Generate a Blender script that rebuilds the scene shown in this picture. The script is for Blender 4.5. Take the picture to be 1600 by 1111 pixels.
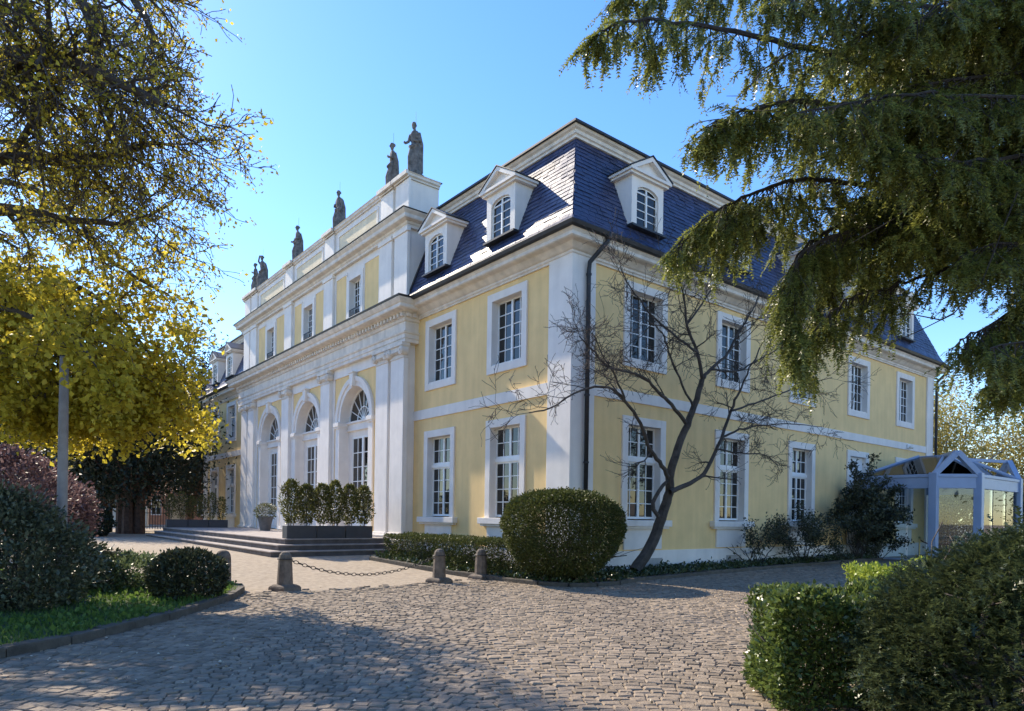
import bpy, bmesh, math, random
import numpy as np
from mathutils import Matrix, Vector
sc = bpy.context.scene
for o in list(bpy.data.objects): bpy.data.objects.remove(o)
col = sc.collection
R = math.radians
# ------------------------------------------------------------------ camera
# building frame: corner of the mansion at the origin, x along its side, y along its front
F_PX, HOR, YAW, ROLL, EYE, DCORN = 1062.0, 808.0, R(38.5), R(0.85), 1.65, 19.0
fwd = np.array([math.sin(YAW), math.cos(YAW), 0.0])
rt0 = np.array([math.cos(YAW), -math.sin(YAW), 0.0]); up0 = np.array([0, 0, 1.0])
rt = math.cos(ROLL)*rt0 + math.sin(ROLL)*up0
upv = -math.sin(ROLL)*rt0 + math.cos(ROLL)*up0
def ray(px, py): return fwd + rt*(px-800.0)/F_PX - upv*(py-HOR)/F_PX
CAM = -ray(889, 808)*DCORN; CAM[2] = EYE
cam = bpy.data.cameras.new('camera'); camo = bpy.data.objects.new('camera', cam); col.objects.link(camo)
cam.sensor_width = 36; cam.lens = 36*F_PX/1600; cam.shift_y = (HOR-555.5)/1600
cam.clip_start = .1; cam.clip_end = 3000
m4 = Matrix.Identity(4)
for i in range(3): m4[i][0] = rt[i]; m4[i][1] = upv[i]; m4[i][2] = -fwd[i]; m4[i][3] = CAM[i]
camo.matrix_world = m4; sc.camera = camo
# ------------------------------------------------------------------ sky, sun, exposure
AZ, EL = R(8.5), R(38.5)                      # sun stands over +y, turned AZ towards -x
sdir = Vector((-math.sin(AZ)*math.cos(EL), math.cos(AZ)*math.cos(EL), math.sin(EL)))
w = bpy.data.worlds.new('World'); sc.world = w; w.use_nodes = True
nt = w.node_tree; sky = nt.nodes.new('ShaderNodeTexSky'); sky.sky_type = 'NISHITA'; sky.sun_disc = False
sky.sun_elevation = EL; sky.sun_rotation = math.atan2(sdir.x, sdir.y)
sky.air_density = 1.0; sky.dust_density = 0.12; sky.ozone_density = 2.2; sky.altitude = 60
bg = nt.nodes['Background']; bg.inputs['Strength'].default_value = 0.15
hs_ = nt.nodes.new('ShaderNodeHueSaturation'); hs_.inputs['Saturation'].default_value = 1.25; hs_.inputs['Hue'].default_value = .508
nt.links.new(sky.outputs[0], hs_.inputs['Color']); nt.links.new(hs_.outputs[0], bg.inputs[0])
sun = bpy.data.lights.new('sun', 'SUN'); sun.energy = 3.6; sun.angle = R(0.53); sun.color = (1, .88, .70)
suno = bpy.data.objects.new('sun', sun); col.objects.link(suno); suno.location = (-20, 30, 40)
suno.rotation_euler = sdir.to_track_quat('Z', 'Y').to_euler()
sc.view_settings.view_transform = 'Standard'; sc.view_settings.look = 'None'
sc.view_settings.exposure = 1.15; sc.view_settings.gamma = 1.0
# ------------------------------------------------------------------ helpers
def gz(x, y):
    t = min(max(y/8.0, 0), 1); t = t*t*(3-2*t)
    return .22*t + .004*max(y-8, 0) + .004*max(min(x, 30)-4, 0)
def gnd(px, py, z=0.0):
    r = ray(px, py); return CAM + r*((z-CAM[2])/r[2])
def dep(px, py, d): return CAM + ray(px, py)*d
def onx(px, py, x): r = ray(px, py); return CAM + r*((x-CAM[0])/r[0])
def ony(px, py, y): r = ray(px, py); return CAM + r*((y-CAM[1])/r[1])
class MB:
    def __init__(s): s.v = []; s.f = []
    def add(s, vs, fs):
        b = len(s.v); s.v += [tuple(map(float, q)) for q in vs]; s.f += [tuple(b+i for i in f) for f in fs]; return s
    def box(s, x0, x1, y0, y1, z0, z1):
        if x0 > x1: x0, x1 = x1, x0
        if y0 > y1: y0, y1 = y1, y0
        return s.add([(x0,y0,z0),(x1,y0,z0),(x1,y1,z0),(x0,y1,z0),(x0,y0,z1),(x1,y0,z1),(x1,y1,z1),(x0,y1,z1)],
                     [(0,3,2,1),(4,5,6,7),(0,1,5,4),(1,2,6,5),(2,3,7,6),(3,0,4,7)])
    def frustum(s, x0,x1,y0,y1,z0, X0,X1,Y0,Y1,z1):
        return s.add([(x0,y0,z0),(x1,y0,z0),(x1,y1,z0),(x0,y1,z0),(X0,Y0,z1),(X1,Y0,z1),(X1,Y1,z1),(X0,Y1,z1)],
                     [(0,3,2,1),(4,5,6,7),(0,1,5,4),(1,2,6,5),(2,3,7,6),(3,0,4,7)])
    def tube(s, P, rad, n=6, cap=True):
        P = [Vector(p) for p in P]; N = len(P)
        if not hasattr(rad, '__len__'): rad = [rad]*N
        b = len(s.v); pd = None
        for i, p in enumerate(P):
            t = (P[min(i+1, N-1)]-P[max(i-1, 0)])
            t = t.normalized() if t.length > 1e-9 else Vector((0,0,1))
            if pd is None:
                a = Vector((0,0,1)) if abs(t.z) < .9 else Vector((1,0,0)); u = t.cross(a).normalized()
            else: u = (pd - t*pd.dot(t)); u = u.normalized() if u.length > 1e-6 else t.orthogonal().normalized()
            pd = u; v = t.cross(u)
            for k in range(n):
                an = 2*math.pi*k/n; q = p + (u*math.cos(an)+v*math.sin(an))*rad[i]; s.v.append((q.x,q.y,q.z))
        for i in range(N-1):
            for k in range(n):
                k2 = (k+1) % n; s.f.append((b+i*n+k, b+i*n+k2, b+(i+1)*n+k2, b+(i+1)*n+k))
        if cap:
            s.f.append(tuple(b+k for k in reversed(range(n)))); s.f.append(tuple(b+(N-1)*n+k for k in range(n)))
        return s
    def lathe(s, prof, c=(0,0), n=16):
        b = len(s.v)
        for r, z in prof:
            for k in range(n):
                a = 2*math.pi*k/n; s.v.append((c[0]+r*math.cos(a), c[1]+r*math.sin(a), z))
        for i in range(len(prof)-1):
            for k in range(n):
                k2 = (k+1) % n; s.f.append((b+i*n+k, b+i*n+k2, b+(i+1)*n+k2, b+(i+1)*n+k))
        s.f.append(tuple(b+(len(prof)-1)*n+k for k in range(n))); s.f.append(tuple(b+k for k in reversed(range(n))))
        return s
    def poly(s, pts, d, axis='y'):                 # closed polygon (u,z) extruded from y=d[0] to y=d[1]
        n = len(pts); b = len(s.v)
        for dd in d:
            for u, z in pts: s.v.append((u, dd, z))
        s.f.append(tuple(b+i for i in range(n))); s.f.append(tuple(b+n+i for i in reversed(range(n))))
        for i in range(n): j = (i+1) % n; s.f.append((b+i, b+n+i, b+n+j, b+j))
        return s
    def sweep(s, prof, path, z0=0):                # prof (outward,z) along plan path, outward = right of travel, mitred
        n = len(path); pr = len(prof); b = len(s.v)
        for i, p in enumerate(path):
            def nr(a, c):
                d = Vector((c[0]-a[0], c[1]-a[1])).normalized(); return Vector((d.y, -d.x))
            if i == 0: m = nr(path[0], path[1])
            elif i == n-1: m = nr(path[-2], path[-1])
            else:
                a = nr(path[i-1], p); c = nr(p, path[i+1]); m = (a+c); m = m/(m.dot(a))
            for o, z in prof: s.v.append((p[0]+m.x*o, p[1]+m.y*o, z0+z))
        for i in range(n-1):
            for k in range(pr-1): s.f.append((b+i*pr+k, b+(i+1)*pr+k, b+(i+1)*pr+k+1, b+i*pr+k+1))
        s.f.append(tuple(b+k for k in range(pr))); s.f.append(tuple(b+(n-1)*pr+k for k in reversed(range(pr))))
        return s
    def mesh(s, name, smooth=False):
        me = bpy.data.meshes.new(name); me.from_pydata(s.v, [], s.f); me.update()
        bm = bmesh.new(); bm.from_mesh(me); bmesh.ops.recalc_face_normals(bm, faces=bm.faces); bm.to_mesh(me); bm.free()
        if smooth: me.polygons.foreach_set('use_smooth', [True]*len(me.polygons))
        return me
    def build(s, name, mat, parent=None, smooth=False, bevel=0):
        o = link(name, s.mesh(name, smooth), mat, parent)
        if bevel:
            b = o.modifiers.new('bevel', 'BEVEL'); b.width = bevel; b.segments = 2; b.limit_method = 'ANGLE'
        return o
def link(name, me, mat, parent=None):
    o = bpy.data.objects.new(name, me); col.objects.link(o)
    if mat and not me.materials: me.materials.append(mat)
    if parent: o.parent = parent
    return o
def empty(name, loc=(0,0,0), rz=0, parent=None):
    o = bpy.data.objects.new(name, None); col.objects.link(o); o.location = loc; o.rotation_euler = (0,0,rz); o.empty_display_size = .2
    if parent: o.parent = parent
    return o
def tag(o, label=None, cat=None, group=None, kind=None):
    for k, v in (('label',label),('category',cat),('group',group),('kind',kind)):
        if v: o[k] = v
    return o
def copy_tree(o, parent=None):
    c = o.copy(); col.objects.link(c); c.parent = parent
    for ch in list(o.children): copy_tree(ch, c)
    return c
def fastmesh(name, V, nper):                       # V (N*nper,3) array of separate n-gons
    V = np.asarray(V, dtype=np.float32).reshape(-1, 3); n = len(V)//nper
    me = bpy.data.meshes.new(name); me.vertices.add(len(V)); me.vertices.foreach_set('co', V.ravel())
    me.loops.add(len(V)); me.loops.foreach_set('vertex_index', np.arange(len(V), dtype=np.int32))
    me.polygons.add(n); me.polygons.foreach_set('loop_start', np.arange(0, len(V), nper, dtype=np.int32))
    me.update(calc_edges=True); return me
def fastmesh_idx(name, V, Fq):                     # shared verts, quads
    V = np.asarray(V, dtype=np.float32); Fq = np.asarray(Fq, dtype=np.int32)
    me = bpy.data.meshes.new(name); me.vertices.add(len(V)); me.vertices.foreach_set('co', V.ravel())
    me.loops.add(Fq.size); me.loops.foreach_set('vertex_index', Fq.ravel())
    me.polygons.add(len(Fq)); me.polygons.foreach_set('loop_start', np.arange(0, Fq.size, Fq.shape[1], dtype=np.int32))
    me.update(calc_edges=True); me.shade_flat(); return me
# ------------------------------------------------------------------ materials
def mat(name, base, rough=.8, var=.12, nscale=3.0, bump=0.0, bscale=60.0, island=0.0, metal=0.0, spec=.5, col2=None, stain=0.0):
    m = bpy.data.materials.new(name); m.use_nodes = True; t = m.node_tree; N = t.nodes; L = t.links
    p = N['Principled BSDF']; p.inputs['Roughness'].default_value = rough; p.inputs['Metallic'].default_value = metal
    p.inputs['Specular IOR Level'].default_value = spec
    tc = N.new('ShaderNodeNewGeometry')
    nz = N.new('ShaderNodeTexNoise'); nz.inputs['Scale'].default_value = nscale; nz.inputs['Detail'].default_value = 6; nz.inputs['Roughness'].default_value = .6
    L.new(tc.outputs['Position'], nz.inputs['Vector'])
    rp = N.new('ShaderNodeValToRGB'); b = Vector(base)
    c2 = Vector(col2) if col2 else b*(1-var*1.6)
    rp.color_ramp.elements[0].position = .3; rp.color_ramp.elements[1].position = .7
    rp.color_ramp.elements[0].color = (*c2, 1); rp.color_ramp.elements[1].color = (*[min(1, q) for q in b*(1+var)], 1)
    L.new(nz.outputs['Fac'], rp.inputs['Fac']); out = rp.outputs['Color']
    if island:
        mx = N.new('ShaderNodeMix'); mx.data_type = 'RGBA'; mx.blend_type = 'MULTIPLY'; mx.inputs['Factor'].default_value = 1
        mr = N.new('ShaderNodeMapRange'); mr.inputs['To Min'].default_value = 1-island; mr.inputs['To Max'].default_value = 1+island
        L.new(tc.outputs['Random Per Island'], mr.inputs['Value'])
        L.new(out, mx.inputs[6]); L.new(mr.outputs[0], mx.inputs[7]); out = mx.outputs[2]
    if stain:                                       # vertical streaks of dirt
        mp = N.new('ShaderNodeMapping'); mp.inputs['Scale'].default_value = (2.5, 2.5, .25); L.new(tc.outputs['Position'], mp.inputs['Vector'])
        n2 = N.new('ShaderNodeTexNoise'); n2.inputs['Scale'].default_value = 1.6; n2.inputs['Detail'].default_value = 8; L.new(mp.outputs[0], n2.inputs['Vector'])
        r2 = N.new('ShaderNodeMapRange'); r2.inputs['From Min'].default_value = .35; r2.inputs['From Max'].default_value = .62
        r2.inputs['To Min'].default_value = 1-stain; r2.inputs['To Max'].default_value = 1; L.new(n2.outputs['Fac'], r2.inputs['Value'])
        mx = N.new('ShaderNodeMix'); mx.data_type = 'RGBA'; mx.blend_type = 'MULTIPLY'; mx.inputs['Factor'].default_value = 1
        L.new(out, mx.inputs[6]); L.new(r2.outputs[0], mx.inputs[7]); out = mx.outputs[2]
    L.new(out, p.inputs['Base Color'])
    if bump:
        bn = N.new('ShaderNodeTexNoise'); bn.inputs['Scale'].default_value = bscale; bn.inputs['Detail'].default_value = 5
        L.new(tc.outputs['Position'], bn.inputs['Vector'])
        bp = N.new('ShaderNodeBump'); bp.inputs['Strength'].default_value = bump; bp.inputs['Distance'].default_value = .02
        L.new(bn.outputs['Fac'], bp.inputs['Height']); L.new(bp.outputs[0], p.inputs['Normal'])
    return m
def leafmat(name, c1, c2, trans=.35, rough=.5, spec=.4):
    m = bpy.data.materials.new(name); m.use_nodes = True; t = m.node_tree; N = t.nodes; L = t.links
    p = N['Principled BSDF']; p.inputs['Roughness'].default_value = rough; p.inputs['Specular IOR Level'].default_value = spec
    g = N.new('ShaderNodeNewGeometry'); rp = N.new('ShaderNodeValToRGB')
    rp.color_ramp.elements[0].color = (*c1, 1); rp.color_ramp.elements[1].color = (*c2, 1)
    L.new(g.outputs['Random Per Island'], rp.inputs['Fac']); L.new(rp.outputs[0], p.inputs['Base Color'])
    tr = N.new('ShaderNodeBsdfTranslucent'); L.new(rp.outputs[0], tr.inputs['Color'])
    mx = N.new('ShaderNodeMixShader'); mx.inputs[0].default_value = trans
    L.new(p.outputs[0], mx.inputs[1]); L.new(tr.outputs[0], mx.inputs[2]); L.new(mx.outputs[0], N['Material Output'].inputs['Surface'])
    return m
M = dict(
 yellow = mat('yellow_stucco', (.90,.63,.285), .9, .05, 1.2, .2, 35, stain=.08),
 cream2 = mat('cream_stucco', (.84,.70,.48), .9, .05, 1.2, .2, 35, stain=.08),
 white = mat('white_trim', (.84,.775,.70), .8, .05, 1.5, .12, 40, stain=.06),
 cornice = mat('weathered_cornice', (.80,.72,.62), .85, .09, 2.5, .15, 40, stain=.16),
 sash = mat('white_paint', (.82,.81,.78), .45, .03, 5),
 slate = mat('slate', (.034,.044,.098), .45, .2, 2.0, .25, 25, island=.38, spec=.6),
 deck = mat('roof_deck', (.03,.03,.04), .8, .1),
 lead = mat('dark_metal', (.035,.036,.04), .5, .2, 4, metal=.3),
 gravel = mat('gravel', (.40,.325,.24), .95, .16, 7, 1.0, 70, col2=(.28,.225,.165)),
 joint = mat('sett_joints', (.25,.205,.15), 1, .25, 8, .5, 60),
 sett = mat('sett_stone', (.265,.208,.15), .85, .16, 9, .5, 40, island=.26, spec=.3),
 kerb = mat('kerb_stone', (.10,.085,.065), .9, .25, 5, .5, 30, island=.15),
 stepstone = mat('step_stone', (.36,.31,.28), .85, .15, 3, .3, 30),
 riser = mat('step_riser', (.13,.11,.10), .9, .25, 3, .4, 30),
 sandstone = mat('bollard_stone', (.17,.135,.105), .92, .3, 7, .6, 35),
 statue = mat('statue_stone', (.16,.15,.14), .9, .4, 6, .5, 20),
 iron = mat('iron', (.045,.042,.04), .55, .2, 10, metal=.5),
 planter = mat('planter_grey', (.05,.052,.058), .6, .1, 4),
 pot = mat('pot_grey', (.13,.125,.12), .7, .15, 6),
 soil = mat('soil', (.05,.038,.026), 1, .3, 6, .8, 30),
 bark = mat('bark', (.085,.07,.058), .95, .3, 8, .9, 25),
 magbark = mat('magnolia_bark', (.07,.058,.047), .9, .35, 5, .8, 25),
 darkbark = mat('dark_bark', (.05,.042,.036), .95, .3, 8, .9, 25),
 redbark = mat('yew_bark', (.13,.075,.05), .95, .3, 6, .9, 15),
 bluepaint = mat('pale_blue_steel', (.34,.42,.56), .4, .04, 3),
 lawn = mat('lawn_soil', (.06,.09,.03), 1, .3, 3, .6, 40),
 postwood = mat('lamp_post_grey', (.30,.27,.25), .75, .15, 4),
 brick = mat('orange_brick', (.50,.24,.14), .9, .15, 3),
 cream = mat('cream_render', (.62,.56,.46), .9, .08, 2),
 rooftile = mat('far_roof', (.22,.10,.07), .9, .2, 3),
 vent = mat('vent_grey', (.42,.40,.37), .8, .1, 5),
 rope = mat('red_rope', (.10,.03,.03), .8, .1, 5),
 brass = mat('brass', (.55,.42,.2), .35, .1, 5, metal=.9),
)
LM = dict(
 bud = leafmat('bud_leaf', (.13,.09,.02), (.46,.35,.06), .5),
 yellow = leafmat('maple_flower', (.34,.275,.025), (.74,.61,.07), .58),
 yew = leafmat('yew_needle', (.07,.09,.022), (.33,.34,.075), .48, .35, .5),
 yewdark = leafmat('dark_yew', (.010,.018,.009), (.032,.045,.018), .15),
 box = leafmat('boxwood', (.035,.048,.014), (.12,.135,.035), .25, .5, .25),
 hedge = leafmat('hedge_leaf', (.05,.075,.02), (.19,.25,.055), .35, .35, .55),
 rhodo = leafmat('rhododendron', (.028,.034,.02), (.085,.095,.045), .15, .45, .4),
 ivy = leafmat('ivy', (.02,.035,.012), (.07,.10,.03), .2, .35, .5),
 laurel = leafmat('laurel', (.06,.07,.018), (.19,.19,.05), .38, .4),
 ground = leafmat('ground_cover', (.06,.09,.03), (.20,.24,.11), .3, .5),
 grass = leafmat('grass', (.06,.12,.02), (.17,.26,.05), .4, .6),
 evergreen = leafmat('evergreen_leaf', (.045,.055,.03), (.14,.155,.085), .2, .42, .45),
 yewshrub = leafmat('yew_shrub', (.028,.042,.02), (.11,.135,.05), .3, .38, .5),
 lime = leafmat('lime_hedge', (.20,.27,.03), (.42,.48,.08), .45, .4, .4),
 plum = leafmat('plum_leaf', (.09,.045,.045), (.26,.17,.16), .35),
 spring = leafmat('spring_leaf', (.24,.20,.045), (.50,.42,.11), .4),
 fallen = leafmat('fallen_petal', (.22,.16,.08), (.62,.56,.45), .1, .8),
 pale = leafmat('pale_flower', (.25,.26,.2), (.6,.6,.55), .3),
)
def glassmat(name, base, rough=.02):
    m = bpy.data.materials.new(name); m.use_nodes = True; p = m.node_tree.nodes['Principled BSDF']
    N = m.node_tree.nodes; L = m.node_tree.links
    g = N.new('ShaderNodeNewGeometry'); rp = N.new('ShaderNodeValToRGB')
    rp.color_ramp.elements[0].color = (*base, 1); rp.color_ramp.elements[1].color = (*[b*2.4 for b in base], 1)
    L.new(g.outputs['Random Per Island'], rp.inputs[0]); L.new(rp.outputs[0], p.inputs['Base Color'])
    p.inputs['Roughness'].default_value = rough; p.inputs['IOR'].default_value = 1.5; p.inputs['Specular IOR Level'].default_value = .5
    return m
M['pane'] = glassmat('window_pane', (.010,.010,.009))
def clearglass(name):
    m = bpy.data.materials.new(name); m.use_nodes = True; N = m.node_tree.nodes; L = m.node_tree.links
    tr = N.new('ShaderNodeBsdfTransparent'); tr.inputs[0].default_value = (.86,.91,.93,1)
    gl = N.new('ShaderNodeBsdfGlossy'); gl.inputs['Roughness'].default_value = .02
    fr = N.new('ShaderNodeFresnel'); fr.inputs[0].default_value = 1.5
    mx = N.new('ShaderNodeMixShader'); L.new(fr.outputs[0], mx.inputs[0]); L.new(tr.outputs[0], mx.inputs[1]); L.new(gl.outputs[0], mx.inputs[2])
    L.new(mx.outputs[0], N['Material Output'].inputs['Surface']); return m
M['glass'] = clearglass('clear_glass')
rng = np.random.default_rng(7); random.seed(7)
#@@STRUCT
# ------------------------------------------------------------------ ground
def axis(a, b, n, lo, hi, m):
    c = list(np.linspace(a, b, n)); s = (b-a)/(n-1)
    l = [a-s*(1.35**k-1)/.35*1.0 for k in range(1, m)]; h = [b+s*(1.35**k-1)/.35 for k in range(1, m)]
    return np.array(sorted([v for v in l if v > lo])+c+[v for v in h if v < hi]) if False else np.array([lo, lo*.5, lo*.2]+c+[hi*.2, hi*.5, hi])
gx = axis(-45, 60, 90, -1200, 1200, 10); gy = axis(-45, 70, 100, -1200, 1200, 10)
V = [(x, y, gz(x, y)) for y in gy for x in gx]; nx = len(gx)
Fq = [(j*nx+i, j*nx+i+1, (j+1)*nx+i+1, (j+1)*nx+i) for j in range(len(gy)-1) for i in range(nx-1)]
g_o = link('ground', fastmesh_idx('ground', V, Fq), M['gravel']); tag(g_o, 'pale sandy gravel ground of the forecourt and park', kind='structure')

ISL = [(-8.62,1.1),(-8.75,.5),(-9.2,-.44),(-9.75,-1.25),(-10.23,-1.92),(-10.8,-2.65),(-11.35,-3.2),(-12.17,-4.05),(-12.81,-4.51),(-13.6,-5.0),(-14.6,-5.5),(-16.5,-6.2),(-22,-8),(-26,-2),(-24,7),(-17,7.5),(-13.5,6.2),(-11,4.4),(-9.3,2.6)]
BED = [(-1.2,6.9),(-2.9,6.2),(-2.75,3.2),(-2.45,-.1),(-2.35,-1.5),(-2.0,-2.15),(-1.4,-2.44),(-.6,-2.4),(.85,-1.95),(4,-1.65),(8,-1.35),(13.8,-1.15),(17.2,-1.05),(17.2,-.02),(-.02,-.02),(-.02,6.9)]
def inpoly(x, y, P):
    c = False; n = len(P)
    for i in range(n):
        x1, y1 = P[i]; x2, y2 = P[(i+1) % n]
        if (y1 > y) != (y2 > y) and x < (x2-x1)*(y-y1)/(y2-y1)+x1: c = not c
    return c
def sheet(name, P, mat_, dz, label):
    bm = bmesh.new(); vs = [bm.verts.new((x, y, gz(x, y)+dz)) for x, y in P]; bm.faces.new(vs)
    bmesh.ops.triangulate(bm, faces=bm.faces[:]); me = bpy.data.meshes.new(name); bm.to_mesh(me); bm.free()
    o = link(name, me, mat_); tag(o, label, kind='structure'); return o
# road sheet under the setts (finely gridded so it follows the slope)
def in_road(x, y):
    if y > .55+.25*math.sin(x*1.3)+.15*math.sin(x*4.1): return False
    if inpoly(x, y, ISL) or inpoly(x, y, BED): return False
    if x > -.05 and y > -.1: return False
    return True
road = empty('road'); tag(road, 'sett-paved driveway with arched courses of small stones', kind='structure')
bmj = MB(); st = .8
RX = np.arange(-30, 46, st); RY = np.arange(-34, .6, st)
for x in RX:
    for y in RY:
        y1 = min(y+st, .2)
        if x+st > -.1 and y1 > -.9: y1 = -.9
        if y1 <= y: continue
        bmj.add([(x,y,gz(x,y)+.005),(x+st,y,gz(x+st,y)+.005),(x+st,y1,gz(x+st,y1)+.005),(x,y1,gz(x,y1)+.005)], [(0,1,2,3)])
bmj.build('joint_sand', M['joint'], road)
# setts: courses laid in shallow arches across the drive
def sett_verts(w, l, seed):
    r = np.random.default_rng(seed); h = .05; b = .011
    j = lambda: r.uniform(-.008, .008)
    bot = [(-w/2,-l/2,-h),(w/2,-l/2,-h),(w/2,l/2,-h),(-w/2,l/2,-h)]
    mid = [(-w/2+j(),-l/2+j(),.006),(w/2+j(),-l/2+j(),.006),(w/2+j(),l/2+j(),.004),(-w/2+j(),l/2+j(),.004)]
    top = [(q[0]-math.copysign(b,q[0])+j(), q[1]-math.copysign(b,q[1])+j(), .018+j()*.5) for q in mid]
    return np.array(bot+mid+top)
SF = [(8,9,10,11),(4,5,9,8),(5,6,10,9),(6,7,11,10),(7,4,8,11),(0,1,5,4),(1,2,6,5),(2,3,7,6),(3,0,4,7)]
cells = []
PER = 2.9; ROW = .130
for k in range(int(2.2/ROW), int(25/ROW)):
    u = -11.5 + rng.uniform(0, .15)
    while u < 15:
        wd = rng.uniform(.105, .172); uc = u+wd/2
        fr = ((uc+.35*math.sin(k*.02)) % PER)/PER*2-1
        v = k*ROW + .32*(1-fr*fr); ang = math.atan2(-.32*2*fr*2/PER, 1)
        P = CAM[:2] + rt0[:2]*uc + fwd[:2]*v
        u += wd*math.cos(ang)+.008
        if v < 2.6 or abs(uc) > v*.86+1.2: continue
        x, y = P
        if in_road(x, y) and rng.uniform() > np.interp(y, [-.9,.7], [0,.9]) * (1 if x < -2 else 0): cells.append((v, x, y, ang, wd))
cells.sort(key=lambda c: c[0])
variants = [fastmesh_idx('sett', sett_verts(.165, .121, s), SF) for s in range(8)]
for me in variants: me.materials.append(M['sett'])
VV = []; FF = []; nb = 0; cnt = 0
for v, x, y, ang, wd in cells:
    inview = abs((x-CAM[0])*rt0[0]+(y-CAM[1])*rt0[1]) < v*.76 and v > 5.7
    tz = rng.uniform(-.006, .008); tl = rng.normal(0, .028, 2); rz = -YAW+ang+rng.normal(0, .025)
    if inview and cnt < 300:
        o = bpy.data.objects.new('sett', variants[cnt % 8]); col.objects.link(o); o.parent = road; cnt += 1
        o.location = (x, y, gz(x, y)+.006+tz); o.rotation_euler = (tl[0], tl[1], rz); o.scale = (wd/.165, rng.uniform(.96, 1.04)*math.cos(ang), 1)
    else:
        s = sett_verts(wd, .121*math.cos(ang)*rng.uniform(.96, 1.04), int(rng.integers(0, 60)))
        c, sn = math.cos(rz), math.sin(rz)
        X = s[:,0]*c-s[:,1]*sn+x; Y = s[:,0]*sn+s[:,1]*c+y; Z = s[:,2]+gz(x, y)+.006+tz+s[:,0]*tl[1]+s[:,1]*tl[0]
        VV.append(np.stack([X,Y,Z],1)); FF.append(np.array(SF)+nb); nb += 12
so = link('paving_setts', fastmesh_idx('paving_setts', np.concatenate(VV), np.concatenate(FF)), M['sett'], road); tag(so, kind='stuff')
print('setts', len(cells))
isl = sheet('lawn', ISL, M['lawn'], .09, 'planted island edged by dark kerb stones')
bed = sheet('planting_bed', BED, M['soil'], .07, 'narrow planting bed along the foot of the mansion')
def kerb(parent, pts, wd=.16, ht=.13, ln=.75):
    pts = [Vector((p[0], p[1])) for p in pts]; i = 0
    for a, b in zip(pts[:-1], pts[1:]):
        n = max(1, round((b-a).length/ln)); d = (b-a)/n; nr = Vector((d.y, -d.x)).normalized()*wd/2
        for k in range(n):
            p = a+d*k+d.normalized()*.004; q = a+d*(k+1)-d.normalized()*.004; t = .018
            m = MB(); z0, z1 = gz(p.x,p.y), gz(q.x,q.y); h = ht+rng.uniform(-.012,.012)
            c = [p-nr, q-nr, q+nr, p+nr]; zz = [z0,z1,z1,z0]; cc = (p+q)/2
            vs = [(c[j].x,c[j].y,zz[j]-.08) for j in range(4)]+[(c[j].x,c[j].y,zz[j]+h-t) for j in range(4)]+[(cc.x+(c[j].x-cc.x)*.95,cc.y+(c[j].y-cc.y)*.95,zz[j]+h) for j in range(4)]
            m.add(vs, SF); m.build('kerb_stone', M['kerb'], parent)
kerb(isl, ISL[-1:]+ISL[:13], .2, .14, .7)
kerb(bed, BED[1:13], .18, .12, .85)
# ------------------------------------------------------------------ mansion
LX, LY = 25.26, 38.06            # side length, front length
PA, PB = 8.6, 28.2               # portico along y
man = empty('mansion'); tag(man, 'yellow and white two-storey baroque mansion with blue slate mansard roof', 'mansion')
RZF = R(-90)
def put(o, front, c, d=0.0, z=0.0):
    if front: o.location = (d, c, z); o.rotation_euler = (0,0,RZF)
    else: o.location = (c, d, z)
    return o
def wall_holes(name, u0, u1, z0, z1, holes, m, front, d=0.0):
    us = sorted({u0,u1,*[h[0] for h in holes],*[h[1] for h in holes]}); zs = sorted({z0,z1,*[h[2] for h in holes],*[h[3] for h in holes]})
    mb = MB()
    for a, b in zip(us[:-1], us[1:]):
        for c, e in zip(zs[:-1], zs[1:]):
            mu, mz = (a+b)/2, (c+e)/2
            if any(h[0]<mu<h[1] and h[2]<mz<h[3] for h in holes): continue
            if front: mb.add([(d,a,c),(d,b,c),(d,b,e),(d,a,e)], [(0,1,2,3)])
            else: mb.add([(a,d,c),(b,d,c),(b,d,e),(a,d,e)], [(0,1,2,3)])
    return mb.build(name, m, man)
def sash_grid(w, z0, z1, cols, rows, y=.2, fr=.055, mun=.028, centre=.085):
    mb = MB(); P = []
    mb.box(-w/2,-w/2+fr,y,y+.06,z0,z1); mb.box(w/2-fr,w/2,y,y+.06,z0,z1)
    mb.box(-w/2+fr,w/2-fr,y,y+.06,z0,z0+fr*1.3); mb.box(-w/2+fr,w/2-fr,y,y+.06,z1-fr,z1)
    zi0, zi1 = z0+fr*1.3, z1-fr
    halves = [(-w/2+fr, -centre/2), (centre/2, w/2-fr)]
    mb.box(-centre/2, centre/2, y-.02, y+.06, zi0, zi1)
    for a, b in halves:
        cw = (b-a)/cols; rh = (zi1-zi0)/rows
        for c in range(1, cols): mb.box(a+cw*c-mun/2, a+cw*c+mun/2, y+.005, y+.05, zi0, zi1)
        for r_ in range(1, rows): mb.box(a, b, y+.008, y+.047, zi0+rh*r_-mun/2, zi0+rh*r_+mun/2)
        for c in range(cols):
            for r_ in range(rows): P.append((a+cw*(c+.5), zi0+rh*(r_+.5), cw, rh))
    return mb, P
pane_cache = {}
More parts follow.
